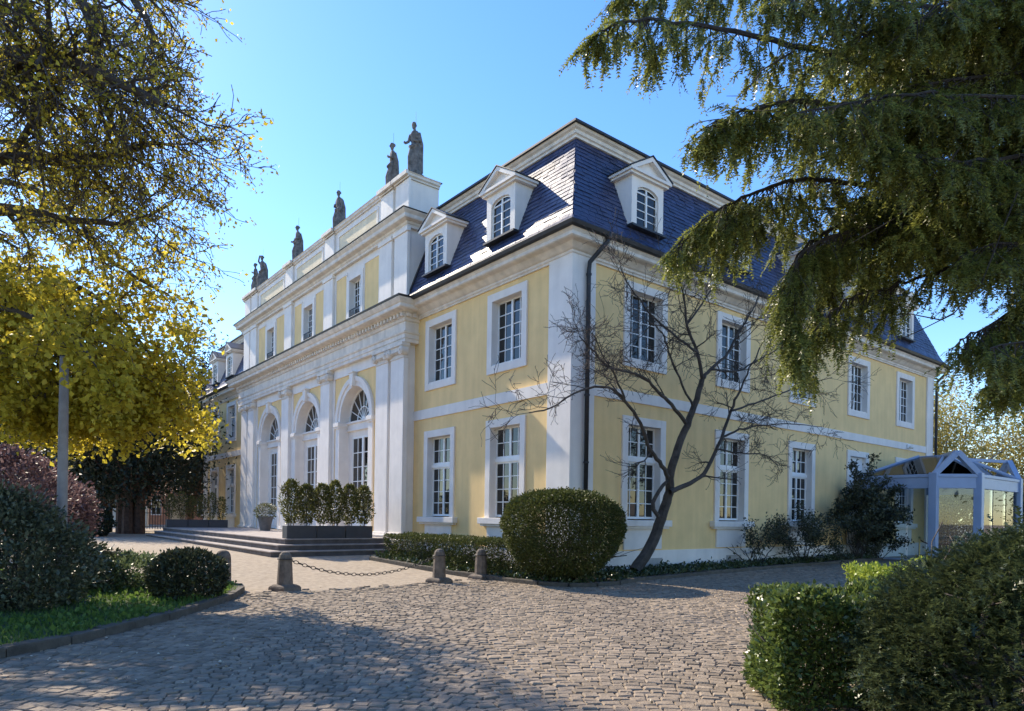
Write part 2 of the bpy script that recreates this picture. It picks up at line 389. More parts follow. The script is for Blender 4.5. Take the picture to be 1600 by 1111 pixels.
def panes(parent, P, y, single):
    if single:
        for u, z, cw, ch in P:
            k = (round(cw, 3), round(ch, 3))
            if k not in pane_cache:
                me = MB().box(-cw/2, cw/2, -.002, .002, -ch/2, ch/2).mesh('pane'); me.materials.append(M['pane']); pane_cache[k] = me
            o = link('pane', pane_cache[k], None, parent); o.location = (u, y+.028, z)
            o.rotation_euler = (rng.normal(0,.008), 0, rng.normal(0,.008))
    else:
        mb = MB()
        for u, z, cw, ch in P:
            a, b = rng.normal(0,.003,2)
            mb.add([(u-cw/2,y+.028-a,z-ch/2-.0),(u+cw/2,y+.028+a,z-ch/2),(u+cw/2,y+.028+a+b,z+ch/2),(u-cw/2,y+.028-a+b,z+ch/2)], [(0,1,2,3)])
        tag(mb.build('glazing', M['pane'], parent), kind='stuff')
NP = [0]
def window(front, c, z0, z1, w=1.5, bd=.25, lower=False, near=True, d=0.0, blank=False):
    mb = MB(); y0, y1 = -.06, .3
    mb.box(-w/2-bd,-w/2,y0,y1,z0-(0 if lower else bd),z1+bd); mb.box(w/2,w/2+bd,y0,y1,z0-(0 if lower else bd),z1+bd)
    mb.box(-w/2,w/2,y0+.002,y1,z1,z1+bd-.002)
    if not lower: mb.box(-w/2,w/2,y0+.002,y1,z0-bd+.002,z0)
    # thin outer fillet
    o = put(mb.build('window', M['white'], man, bevel=.008), front, c, d)
    if lower:
        s = MB().box(-w/2-.45,w/2+.45,-.2,.3,z0-.2,z0-.003); s.box(-w/2-.38,w/2+.38,-.14,.0,z0-.27,z0-.2)
        s.build('sill', M['white'], o, bevel=.012)
        MB().box(-w/2-.12,w/2+.12,-.05,.0,.72,z0-.27).build('apron', M['white'], o)
    else:
        MB().box(-w/2+.002,w/2-.002,-.02,.2,z0,z0+.04).build('sill', M['white'], o)
    if blank:
        p = MB().box(-w/2,w/2,.12,.2,z0,z1); p.build('door_panel', M['sash'], o)
        q = MB(); q.box(-.04,.04,.10,.12,z1-.42,z1-.25); q.build('number_plate', M['lead'], o)
        return o
    if lower:
        zt = z0+(z1-z0)*.62
        a, P1 = sash_grid(w, z0+.03, zt, 2, 4); b, P2 = sash_grid(w, zt+.11, z1, 2, 2)
        a.v += []; off = len(a.v); a.v += b.v; a.f += [tuple(i+off for i in f) for f in b.f]
        a.box(-w/2,w/2,.15,.27,zt,zt+.11); P = P1+P2
    else: a, P = sash_grid(w, z0+.04, z1, 2, 5)
    a.build('sash', M['sash'], o)
    single = near and NP[0]+len(P) <= 300
    if single: NP[0] += len(P)
    panes(o, P, .2, single); return o
WF = [2.93, 6.77]; WFL = [31.7, 35.45]; WS = [3.1, 7.75, 12.47, 17.2, 22.0]
LZ0, LZ1, UZ0, UZ1 = 1.62, 4.5, 6.48, 8.55
hf = [(c-.75,c+.75,a,b) for c in WF+WFL for a,b in ((LZ0-.1,LZ1),(UZ0,UZ1))]
wall_holes('front_wall', 0, PA+.1, -.3, 9.2, [h for h in hf if h[1] < PA], M['yellow'], True)
wall_holes('front_wall', PB-.1, LY, -.3, 9.2, [h for h in hf if h[0] > PB], M['yellow'], True)
hs = [(c-.75,c+.75,a,b) for c in WS for a,b in ((LZ0-.1,LZ1),(UZ0,UZ1))]
wall_holes('side_wall', 0, LX, -.3, 9.2, hs, M['yellow'], False)
MB().add([(LX,0,-.3),(LX,LY,-.3),(LX,LY,9.2),(LX,0,9.2)],[(0,1,2,3)]).build('rear_wall', M['yellow'], man)
MB().add([(0,LY,-.3),(LX,LY,-.3),(LX,LY,9.2),(0,LY,9.2)],[(0,1,2,3)]).build('end_wall', M['yellow'], man)
for c in WF: window(True, c, LZ0, LZ1, lower=True); window(True, c, UZ0, UZ1)
for i, c in enumerate(WS):
    window(False, c, UZ0, UZ1, near=i < 3); window(False, c, LZ0, LZ1, lower=True, near=i < 3, blank=(i == 3))
for c in WFL: window(True, c, LZ0, LZ1, lower=True, near=False); window(True, c, UZ0, UZ1, near=False)
# corner pilasters, plinth, string courses (each run butts between its neighbours)
for nm, b in (('corner_pilaster', (-.07,.86,-.07,.92,-.3,9.05)), ('corner_pilaster', (LX-.75,LX+.05,-.07,.8,-.3,9.05)), ('corner_pilaster', (-.07,.8,LY-.9,LY+.06,-.3,9.05))):
    m = MB(); x0,x1,y0,y1,z0,z1 = b; m.box(x0,x1,y0,y1,z0,z1); m.build(nm, M['white'], man, bevel=.01)
MB().box(-.05,.0,.92,PA,-.3,.68).build('plinth', M['white'], man)
MB().box(.86,LX-.75,-.05,0,-.3,.68).build('plinth', M['white'], man)
MB().box(-.05,0,PB,LY-.9,-.3,.7).build('plinth', M['white'], man)
MB().box(-.045,.0,.92,PA,5.22,5.57).build('string_course', M['white'], man)
MB().box(.86,LX-.75,-.045,0,5.18,5.5).build('string_course', M['white'], man)
MB().box(-.045,0,PB,LY-.9,5.26,5.6).build('string_course', M['white'], man)
for x in (3.55, 7.9, 12.6):
    v = MB().box(x-.45,x+.45,-.065,-.04,.2,.44); v.build('vent', M['vent'], man)
# eaves cornice and gutter
cp = [(0,8.98),(.06,8.98),(.06,9.03),(.10,9.06),(.10,9.12),(.16,9.15),(.30,9.27),(.46,9.30),(.50,9.33),(.50,9.42),(.57,9.50),(.57,9.53),(0,9.53)]
EV = [(0,PA),(0,0),(LX,0),(LX,3)]; EV2 = [(0,LY),(0,PB)]
MB().sweep(cp, EV).build('cornice', M['cornice'], man); MB().sweep(cp, EV2).build('cornice', M['cornice'], man)
gp = [(.44,9.53),(.60,9.50),(.68,9.53),(.72,9.62),(.70,9.645),(.66,9.60),(.44,9.60)]
for path in ([(0,PA-.2),(0,0),(LX,0),(LX,3)], [(0,LY),(0,PB+.2)]): MB().sweep(gp, path).build('gutter', M['lead'], man)
def pipe(x, d):
    m = MB(); m.tube([(x+.32,-.6,9.56),(x+.30,-.6,9.40),(x+.15,-.42,9.15),(x,-.2,8.86),(x,-.17,8.6),(x,-.17,gz(x,0)-.02)], .065, 10)
    m.tube([(x+.32,-.6,9.62),(x+.32,-.6,9.44)], [.14,.08], 10)
    o = m.build('downpipe', M['lead'], man, smooth=True)
    b = MB()
    for z in (1.2,3.2,5.1,7.0,8.5): b.tube([(x,-.17,z),(x,-.17,z+.05)], .082, 10)
    b.build('bracket', M['lead'], o)
pipe(.47, 0); pipe(LX+.12, 0)
# ---- mansard roof
E0, ZE, ZB, XB, ZT, XT = -.62, 9.62, 10.05, -.30, 12.98, .9     # eave, kick, top
prof = [(-.62,9.62),(-.30,9.95),(.0,10.75),(.9,12.98)]
def in_at(z):
    for (a,za),(b,zb) in zip(prof[:-1],prof[1:]):
        if z <= zb+1e-6: return a+(b-a)*(z-za)/(zb-za)
    return prof[-1][0]
roof = MB()
def ring(i, z): return [(i,LY-i),(i,i),(LX-i,i),(LX-i,LY-i)]
for (a,za),(b,zb) in zip(prof[:-1],prof[1:]):
    p, q = ring(a+.03,za), ring(b+.03,zb)
    for k in range(4):
        j = (k+1)%4; roof.add([(*p[k],za-.02),(*p[j],za-.02),(*q[j],zb-.02),(*q[k],zb-.02)],[(0,1,2,3)])
ro = roof.build('roof', M['deck'], man)
bandp = [(0,12.94),(.10,12.96),(.10,13.03),(.15,13.06),(.15,13.16),(.22,13.20),(.26,13.26),(0,13.26)]
i_ = .92
MB().sweep(bandp, [(i_,PA+.5),(i_,i_),(LX-i_,i_),(LX-i_,9)]).build('roof_cornice', M['cornice'], ro)
MB().sweep(bandp, [(i_,LY-i_),(i_,PB)]).build('roof_cornice', M['cornice'], ro)
top = MB(); a = .58
pts = [(a,LY-a),(a,a),(LX-a,a),(LX-a,LY-a)]; b2 = 5.5
q = [(b2,LY-b2),(b2,b2),(LX-b2,b2),(LX-b2,LY-b2)]
for k in range(4):
    j=(k+1)%4; top.add([(*pts[k],13.265),(*pts[j],13.265),(*pts[j],13.33),(*pts[k],13.33)],[(0,1,2,3)]); top.add([(*pts[k],13.33),(*pts[j],13.33),(*q[j],14.3),(*q[k],14.3)],[(0,1,2,3)])
top.add([(*p_,14.3) for p_ in q],[(0,1,2,3)]); top.add([(*p_,13.265) for p_ in pts],[(0,1,2,3)])
top.build('upper_roof', M['lead'], ro)
# slates
def slate_rows(front, u0, u1, hip0, hip1, dorm):
    out = []; z = 9.66; k = 0
    while z < 12.96:
        i0 = in_at(z); st_ = .165; i1 = in_at(min(z+.2, 12.97)); dz = st_*(.72 if z < 9.95 else .93)
        lo = (i0 if hip0 else u0); hi = (u1-i0 if hip1 else u1)
        lo1 = (i1 if hip0 else u0); hi1 = (u1-i1 if hip1 else u1)
        u = lo-.3*rng.uniform(.2,.9)
        while u < hi:
            wd = rng.uniform(.20,.34); a, b = max(u, lo), min(u+wd-.006, hi); u += wd
            if b-a < .04: continue
            A, B = max(a, lo1), min(b, hi1)
            if B-A < .01: A = B = min(max((a+b)/2, lo1), hi1); A -= .005
            if any(c-.62 < (a+b)/2 < c+.62 and z > 10.3 and z < 12.1 for c in dorm): continue
            lift = .022+rng.uniform(-.004,.01); jz = rng.uniform(-.012,.012); th = .012
            zt = min(z+.2, 12.97)
            q = [(a,i0-lift,z+jz),(b,i0-lift,z+jz),(B,i1-.004,zt),(A,i1-.004,zt),(a,i0-lift+th,z+jz),(b,i0-lift+th,z+jz),(B,i1-.004+th,zt),(A,i1-.004+th,zt)]
            if front: q = [(p[1],p[0],p[2]) for p in q]
            out.append(q)
        z += dz; k += 1
    return out
BF = [(0,1,2,3),(4,7,6,5),(0,4,5,1),(1,5,6,2),(2,6,7,3),(3,7,4,0)]
DF = [2.98, 6.75]; DS = [2.78, 7.45, 12.2, 16.9, 21.4]; DFL = [31.4, 34.7]
sl = slate_rows(True, 0, PA+.1, True, False, DF) + slate_rows(False, 0, LX, True, True, DS) + slate_rows(True, PB-.1, LY, False, True, DFL)
sl.sort(key=lambda q: (q[0][0]-CAM[0])**2+(q[0][1]-CAM[1])**2)
VV = []; FF = []; nb = 0
for n, q in enumerate(sl):
    if n < 300:
        c = np.mean(q, 0); me = MB().add([np.array(p)-c for p in q], BF).mesh('slate'); me.materials.append(M['slate'])
        o = link('slate', me, None, ro); o.location = c
    else: VV += q; FF += [tuple(nb+i for i in f) for f in BF]; nb += 8
o = link('slates', fastmesh_idx('slates', VV, FF), M['slate'], ro); tag(o, kind='stuff'); print('slates', len(sl))
# dormers
def dormer(front, c, near):
    mb = MB(); y = -.30; z0, z1 = 10.36, 11.82; hw = .72; ow = .49
    # front face with segmental-arched opening
    arc = [(ow*math.cos(t), 11.42+.2*math.sin(t)) for t in np.linspace(0, math.pi, 9)]
    outer = [(-hw,z0),(-ow,z0),(-ow,11.42)]
    mb.box(-hw,-ow,y,y+.2,z0,z1); mb.box(ow,hw,y,y+.2,z0,z1)
    mb.poly([(-ow,11.42)]+[(a_,b_) for a_,b_ in reversed(arc)][1:-1]+[(ow,11.42),(ow,z1),(-ow,z1)], (y+.002,y+.2))
    # cheeks back to the slope
    for s in (-1,1):
        mb.add([(s*hw,y+.2,z0),(s*hw,y+.2,z1),(s*hw,1.1,z1),(s*hw,in_at(z0)+.1,z0),(s*(hw-.05),y+.2,z0),(s*(hw-.05),y+.2,z1),(s*(hw-.05),1.1,z1),(s*(hw-.05),in_at(z0)+.1,z0)], [(0,1,2,3),(4,7,6,5),(1,5,6,2)])
    o = put(mb.build('dormer', M['white'], man), front, c)
    # pediment: cornice, raking mouldings, recessed field, roof
    p = MB(); e = .92; za = 12.5
    p.box(-e+.06,e-.06,y-.1,1.15,z1,z1+.07); p.box(-e,e,y-.17,1.15,z1+.07,z1+.15)
    for s in (-1,1):
        A = (s*e, z1+.15); B = (0, za); n = Vector((-(B[1]-A[1]), (B[0]-A[0]))).normalized()*s*-1
        t = .11
        p.poly([A, B, (0, za-t*1.2), (s*(e-.22), z1+.152)], (y-.17,y+.1))
    p.poly([(-e+.1,z1+.15),(e-.1,z1+.15),(0,za-.05)], (y-.02, 1.3))
    p.build('pediment', M['white'], o)
    rf = MB()
    for s in (-1,1): rf.add([(s*(e+.03),y-.2,z1+.15),(0,y-.2,za+.02),(0,1.5,za+.02),(s*(e+.03),1.5,z1+.15),(s*(e+.03),y-.2,z1+.18),(0,y-.2,za+.05),(0,1.5,za+.05),(s*(e+.03),1.5,z1+.18)], BF)
    rf.build('dormer_roof', M['lead'], o)
    MB().box(-hw-.06,hw+.06,y-.10,y+.3,z0-.06,z0).build('sill', M['lead'], o)
    a_, P = sash_grid(ow*2, z0+.01, 11.44, 1, 4, y=y+.07, fr=.04, mun=.025, centre=.06)
    for t0, t1 in zip(np.linspace(0, math.pi, 9)[:-1], np.linspace(0, math.pi, 9)[1:]):
        a_.add([(ow*.97*math.cos(t0),y+.07,11.42+.19*math.sin(t0)),(ow*.97*math.cos(t1),y+.07,11.42+.19*math.sin(t1)),(ow*.85*math.cos(t1),y+.07,11.42+.15*math.sin(t1)),(ow*.85*math.cos(t0),y+.07,11.42+.15*math.sin(t0))],[(0,1,2,3)])
    for x in (-.03,.03): pass
    a_.box(-.03,.03,y+.06,y+.12,11.42,11.6)
    a_.build('sash', M['sash'], o)
    single = near and NP[0]+len(P) <= 300
    if single: NP[0] += len(P)
    panes(o, P, y+.07, single)
    MB().poly([(-ow,11.4)]+[(q_[0],q_[1]) for q_ in reversed(arc)][1:-1]+[(ow,11.4)], (y+.10,y+.105)).build('fanlight', M['pane'], o)
for c in DF: dormer(True, c, True)
for i, c in enumerate(DS): dormer(False, c, i < 2)
for c in DFL: dormer(True, c, False)
# ---- portico
XW, XP = -.35, -.55
ARC = [12.95, 18.15, 23.4]; PIL = [8.98, 10.2, 15.68, 20.72, 26.2, 27.42]; RA = 1.4; ZS = 5.72
hp = [(c-RA,c+RA,.3,ZS+RA+.02) for c in ARC]
wall_holes('portico_wall', PA, PB, .1, 8.15, hp, M['yellow'], True, XW)
for y in (PA, PB): MB().box(XW,0,y-.001 if y==PB else y,y+.001,.1,9.0).build('portico_return', M['white'], man)
for c in ARC:
    N = 20; an = np.linspace(0, math.pi, N+1)
    # spandrel infill inside the square hole
    sp = MB()
    for t0, t1 in zip(an[:-1], an[1:]):
        x0,z0,x1,z1 = RA*math.cos(t0), ZS+RA*math.sin(t0), RA*math.cos(t1), ZS+RA*math.sin(t1)
        sp.add([(x0,0,z0),(x0,0,ZS+RA+.02),(x1,0,ZS+RA+.02),(x1,0,z1)], [(0,1,2,3)])
    bay = put(sp.build('entrance_bay', M['yellow'], man), True, c, XW)
    # archivolt with stepped profile, runs on into the jambs
    av = MB(); prof_ = [(RA,.42),(RA,-.05),(RA+.2,-.05),(RA+.2,-.10),(RA+.36,-.12),(RA+.40,-.12),(RA+.40,.0)]
    b = 0
    for t in an:
        for r_, d in prof_: av.v.append((r_*math.cos(t), d, ZS+r_*math.sin(t)))
    n = len(prof_)
    for k in range(N):
        for j in range(n-1): av.f.append((k*n+j, k*n+j+1, (k+1)*n+j+1, (k+1)*n+j))
    av.build('archivolt', M['white'], bay)
    for s in (-1,1): MB().box(s*RA, s*(RA+.38), -.08, .42, .78, ZS-.28).build('jamb', M['white'], bay)
    for s in (-1,1):
        im = MB(); im.box(s*(RA-.03), s*(RA+.42), -.13, .45, ZS-.28, ZS-.2); im.box(s*(RA-.06), s*(RA+.46), -.17, .45, ZS-.2, ZS-.04); im.box(s*(RA-.03), s*(RA+.43), -.14, .45, ZS-.04, ZS)
        im.build('impost', M['white'], bay, bevel=.01)
    ks = MB(); ks.poly([(-.12,ZS+RA-.02),(.12,ZS+RA-.02),(.19,ZS+RA+.52),(-.19,ZS+RA+.52)], (-.22,.1)); ks.box(-.22,.22,-.26,.0,ZS+RA+.52,ZS+RA+.6)
    ks.build('keystone', M['white'], bay, bevel=.015)
    # transom beam, lunette, doors
    yd = .38
    tr = MB(); tr.box(-RA,RA,yd-.06,yd+.1,ZS-.34,ZS-.08); tr.box(-RA,RA,yd-.14,yd+.1,ZS-.08,ZS); tr.box(-RA,RA,yd-.10,yd+.1,ZS-.40,ZS-.34)
    tr.box(-RA,-1.06,yd,yd+.1,.82,ZS-.40); tr.box(1.06,RA,yd,yd+.1,.82,ZS-.40); tr.box(-1.06,1.06,yd+.01,yd+.1,5.06,ZS-.40)
    tr.build('door_frame', M['white'], bay)
    lu = MB(); lu.poly([(RA*math.cos(t), ZS+RA*math.sin(t)) for t in an], (yd+.05,yd+.056)); lu.build('lunette_glass', M['pane'], bay)
    lb = MB()
    for r_, wd in ((RA-.04,.08),(RA*.42,.035),(RA*.09,.1)):
        for t0, t1 in zip(an[:-1], an[1:]):
            q = [((r_-wd/2)*math.cos(t0),(r_-wd/2)*math.sin(t0)),((r_+wd/2)*math.cos(t0),(r_+wd/2)*math.sin(t0)),((r_+wd/2)*math.cos(t1),(r_+wd/2)*math.sin(t1)),((r_-wd/2)*math.cos(t1),(r_-wd/2)*math.sin(t1))]
            lb.add([(a_,yd+.01,ZS+b_) for a_,b_ in q]+[(a_,yd+.05,ZS+b_) for a_,b_ in q], BF)
    for k in range(1,8):
        t = math.pi*k/8; dx, dz = math.cos(t), math.sin(t); nx_, nz_ = -dz*.016, dx*.016; r0, r1 = .1, RA-.03
        q = [(r0*dx+nx_,r0*dz+nz_),(r1*dx+nx_,r1*dz+nz_),(r1*dx-nx_,r1*dz-nz_),(r0*dx-nx_,r0*dz-nz_)]
        lb.add([(a_,yd+.015,ZS+b_) for a_,b_ in q]+[(a_,yd+.05,ZS+b_) for a_,b_ in q], BF)
    lb.build('lunette_bars', M['sash'], bay)
    a_, P = sash_grid(2.12, 1.75, 5.06, 2, 5, y=yd+.02, fr=.09, mun=.035, centre=.16)
    a_.box(-1.06,-.02,yd+.02,yd+.08,.83,1.75); a_.box(.02,1.06,yd+.02,yd+.08,.83,1.75)
    for s in (-1,1): a_.box(s*.2,s*.9,yd,yd+.02,1.0,1.6)
    a_.build('double_door', M['sash'], bay); panes(bay, P, yd+.02, False)
    hd = MB()
    hd.box(.03,.06,yd-.04,yd,1.85,2.05); hd.build('door_handle', M['brass'], bay)
# pilasters with bases and ionic capitals
def pilaster(yc, wd=1.0):
    m = MB(); m.box(-wd/2,wd/2,XP-XW,.0,1.0,7.55)
    o = put(m.build('pilaster', M['white'], man, bevel=.012), True, yc, XW)
    b = MB(); d = XP-XW
    b.box(-wd/2-.12,wd/2+.12,d-.14,0,.1,.66); b.box(-wd/2-.17,wd/2+.17,d-.19,0,.66,.76)
    b.box(-wd/2-.08,wd/2+.08,d-.09,0,.76,.84); b.box(-wd/2-.12,wd/2+.12,d-.13,0,.84,.91); b.box(-wd/2-.05,wd/2+.05,d-.05,0,.91,1.0)
    b.build('pilaster_base', M['white'], o, bevel=.018)
    c = MB(); c.box(-wd/2-.02,wd/2+.02,d-.03,0,7.55,7.60); c.box(-wd/2,wd/2,d-.01,0,7.60,7.78); c.box(-wd/2-.04,wd/2+.04,d-.10,0,7.78,7.88)
    c.box(-wd/2-.10,wd/2+.10,d-.14,0,7.98,8.1); c.box(-wd/2-.06,wd/2+.06,d-.08,0,7.88,7.98)
    for k in range(6):
        x = -wd/2+.16+k*(wd-.32)/5; c.tube([(x,d-.02,7.70),(x,d-.10,7.80)],[.03,.06],6)
    c.build('capital', M['cornice'], o)
    for s in (-1,1):
        v = MB(); u, z = s*(wd/2-.02), 7.80
        v.tube([(u,d-.15,z),(u,d+.12,z)], .155, 14); v.tube([(u,d-.17,z),(u,d-.15,z)], .11, 12); v.tube([(u,d-.20,z),(u,d-.17,z)], .05, 10)
        sp_ = [(u+s*.0+.135*(1-k/26)*math.cos(k*.55)*s, d-.155, z+.135*(1-k/26)*math.sin(k*.55)) for k in range(24)]
        v.tube(sp_, .018, 4)
        v.build('volute', M['cornice'], o, smooth=False)
for y in PIL: pilaster(y)
# entablature
ent = [(0,8.1),(.24,8.1),(.24,8.24),(.27,8.24),(.27,8.40),(.31,8.42),(.33,8.48),(.22,8.50),(.22,8.86),(.27,8.88),(.30,8.94),(.30,9.0),(.33,9.0),(.33,9.14),(.40,9.16),(.44,9.20),(.68,9.22),(.70,9.25),(.70,9.36),(.74,9.38),(.83,9.50),(.83,9.54),(0,9.54)]
pp = [(0,PB+.02),(XW,PB+.02),(XW,PA-.02),(0,PA-.02)]
MB().sweep(ent, pp).build('entablature', M['cornice'], man)
MB().sweep([(.0,9.54),(.86,9.54),(.88,9.60),(.0,9.66)], [(0.4,PB+.02),(XW,PB+.02),(XW,PA-.02),(0.4,PA-.02)]).build('cornice_flashing', M['lead'], man)
nd = int((PB-PA+.6)/.26)
dm = MB().box(-.065,.065,-.11,0,0,.125).mesh('dentil'); dm.materials.append(M['cornice'])
for k in range(nd):
    o = link('dentil', dm, None, man); o.location = (XW-.33+.004, PA-.28+k*.26, 9.008); o.rotation_euler = (0,0,RZF)
for k in range(2):
    o = link('dentil', dm, None, man); o.location = (XW-.2+.26*k, PA-.02-.33+.004, 9.008)
# impost-level yellow fields have white frames beside the pilasters
for c in ARC:
    m = MB()
    for s in (-1,1): m.box(s*2.0,s*2.06,-.03,0,1.0,8.1) if False else None
for a_, b_ in ((PIL[1]+.5,PIL[2]-.5),(PIL[2]+.5,PIL[3]-.5),(PIL[3]+.5,PIL[4]-.5)):
    MB().box(XW-.05,XW,a_,b_,7.68,8.1).build('frieze_band', M['white'], man)
    for e, s in ((a_,1),(b_,-1)): MB().box(XW-.04,XW,e,e+s*.22,.8,7.68).build('wall_strip', M['white'], man)
for e in ((PIL[0]+.5,PIL[1]-.5),(PIL[4]+.5,PIL[5]-.5)): MB().box(XW-.03,XW,e[0],e[1],.1,8.1).build('wall_strip', M['white'], man)
# attic storey
AW = [c+.1 for c in (12.95,18.1,23.4)]; az0, az1 = 9.95, 11.75
wall_holes('attic_wall', PA, PB, 9.5, 12.45, [(c-.55,c+.55,az0,az1) for c in AW], M['white'], True, XW)
for y in (PA, PB): MB().add([(XW,y,9.5),(2.6,y,9.5),(2.6,y,12.45),(XW,y,12.45)], [(0,1,2,3)]).build('attic_return', M['white'], man)
for c in AW: window(True, c, az0+.22, az1, w=1.1, bd=.22, near=False, d=XW)
for c in AW:
    g = MB()
    for k in range(9): g.tube([(-.5+k*.125,-.03,az0+.02),(-.5+k*.125,-.03,az0+.5)], .012, 5)
    for k in range(8):
        g.tube([(-.5+k*.125,-.03,az0+.1),(-.4375+k*.125,-.03,az0+.27),(-.375+k*.125,-.03,az0+.1)], .01, 4)
    g.box(-.55,.55,-.045,-.015,az0+.5,az0+.53); g.box(-.55,.55,-.045,-.015,az0+.02,az0+.05)
    put(g.build('balcony_rail', M['iron'], man), True, c, XW)
for y in PIL:
    m = MB(); m.box(-.5,.5,-.12,0,9.6,12.28); m.box(-.56,.56,-.17,0,12.28,12.45); m.box(-.55,.55,-.16,0,9.56,9.75)
    put(m.build('attic_pilaster', M['white'], man, bevel=.01), True, y, XW)
bays = [(PIL[1]+.5,PIL[2]-.5),(PIL[2]+.5,PIL[3]-.5),(PIL[3]+.5,PIL[4]-.5)]
for (a_, b_), c in zip(bays, AW):
    for p, q in ((a_+.22,c-.77-.12),(c+.77+.12,b_-.22)):
        MB().box(XW-.012,XW,p,q,9.85,12.1).build('yellow_panel', M['yellow'], man)
        f = MB()
        for yy in (p-.07,q+.02): f.box(XW-.035,XW,yy,yy+.05,9.78,12.17)
        f.box(XW-.035,XW,p-.02,q+.02,12.1,12.17); f.build('panel_moulding', M['white'], man)
acp = [(0,12.42),(.14,12.42),(.14,12.52),(.18,12.55),(.20,12.62),(.38,12.66),(.40,12.70),(.40,12.80),(.50,12.90),(.50,12.93),(0,12.96)]
MB().sweep(acp, [(1.5,PB),(XW,PB),(XW,PA),(1.5,PA)]).build('attic_cornice', M['cornice'], man)
MB().sweep([(0,12.965),(.53,12.935),(.54,12.96),(0,13.0)], [(1.5,PB),(XW,PB),(XW,PA),(1.5,PA)]).build('attic_flashing', M['lead'], man)
XQ = .95
MB().box(XW,XQ,PA,PB,12.98,14.28).build('parapet', M['white'], man)
for y in PIL:
    MB().box(XW-.09,XW,y-.5,y+.5,12.98,14.28).build('parapet_pier', M['white'], man, bevel=.01)
for (a_, b_) in bays:
    MB().box(XW-.012,XW,a_+.45,b_-.45,13.3,14.0).build('cream_panel', M['cream2'], man)
    f = MB()
    for yy in (a_+.36,b_-.45): f.box(XW-.04,XW,yy,yy+.09,13.2,14.1)
    f.box(XW-.04,XW,a_+.45,b_-.45,14.0,14.1); f.box(XW-.04,XW,a_+.45,b_-.45,13.2,13.3); f.build('panel_moulding', M['white'], man)
cap = [(0,14.28),(.06,14.28),(.06,14.34),(.12,14.38),(.12,14.46),(.16,14.5),(0,14.5)]
def capring(a, b, x0, x1, off=0): return [(x1,b),(x0,b),(x0,a),(x1,a)]
MB().sweep(cap, capring(PA, PB, XW, XQ)).build('parapet_cap', M['cornice'], man)
for y in PIL: 
    m = MB(); m.box(XW-.26,XW-.165,y-.58,y+.58,14.36,14.51); m.box(XW-.15,XW-.125,y-.54,y+.54,14.29,14.36); m.build('parapet_cap', M['cornice'], man)
MB().box(XW-.1,XQ+.1,PA-.1,PB+.1,14.505,14.53).build('parapet_flashing', M['lead'], man)
MB().box(XQ,2.6,PA+.02,PB-.02,12.4,13.4).build('attic_block', M['slate'], man)
# lead valley where the mansard meets the attic
for y, s in ((PA,-1),(PB,1)):
    m = MB()
    for (a,za),(b,zb) in zip(prof[:-1],prof[1:]):
        m.add([(a-.05,y+s*.005,za),(b-.05,y+s*.005,zb),(b-.05,y+s*.14,zb),(a-.05,y+s*.14,za),(a+.05,y+s*.005,za-.05),(b+.05,y+s*.005,zb-.05),(b+.05,y+s*.14,zb-.05),(a+.05,y+s*.14,za-.05)], BF)
    m.build('lead_valley', M['lead'], man)
# wall lamp / camera on the side
m = MB(); m.box(22.15,22.45,-.12,-.045,5.22,5.45); m.tube([(22.3,-.12,5.33),(22.3,-.32,5.26)],.075,10); m.build('security_camera', M['sash'], man, bevel=.02)
# ------------------------------------------------------------------ entrance steps
stp = empty('entrance_steps'); tag(stp, 'broad low stone steps before the three arched doors', 'steps')
PZ = .80; xs0, ys0, ys1 = -4.7, 9.05, 27.9
for k in range(3):
    e = (2-k)*.36; z1 = PZ-(2-k)*.193; z0 = z1-.193 if k else 0.0
    n = 9; yy = np.linspace(ys0-e, ys1+e, n)
    for j in range(n-1):
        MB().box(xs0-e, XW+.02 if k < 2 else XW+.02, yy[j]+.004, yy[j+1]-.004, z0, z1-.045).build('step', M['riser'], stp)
        MB().box(xs0-e-.035, XW+.02, yy[j]+.003-(.035 if j==0 else 0), yy[j+1]-.003+(.035 if j==n-2 else 0), z1-.045, z1).build('step_tread', M['stepstone'], stp, bevel=.01)
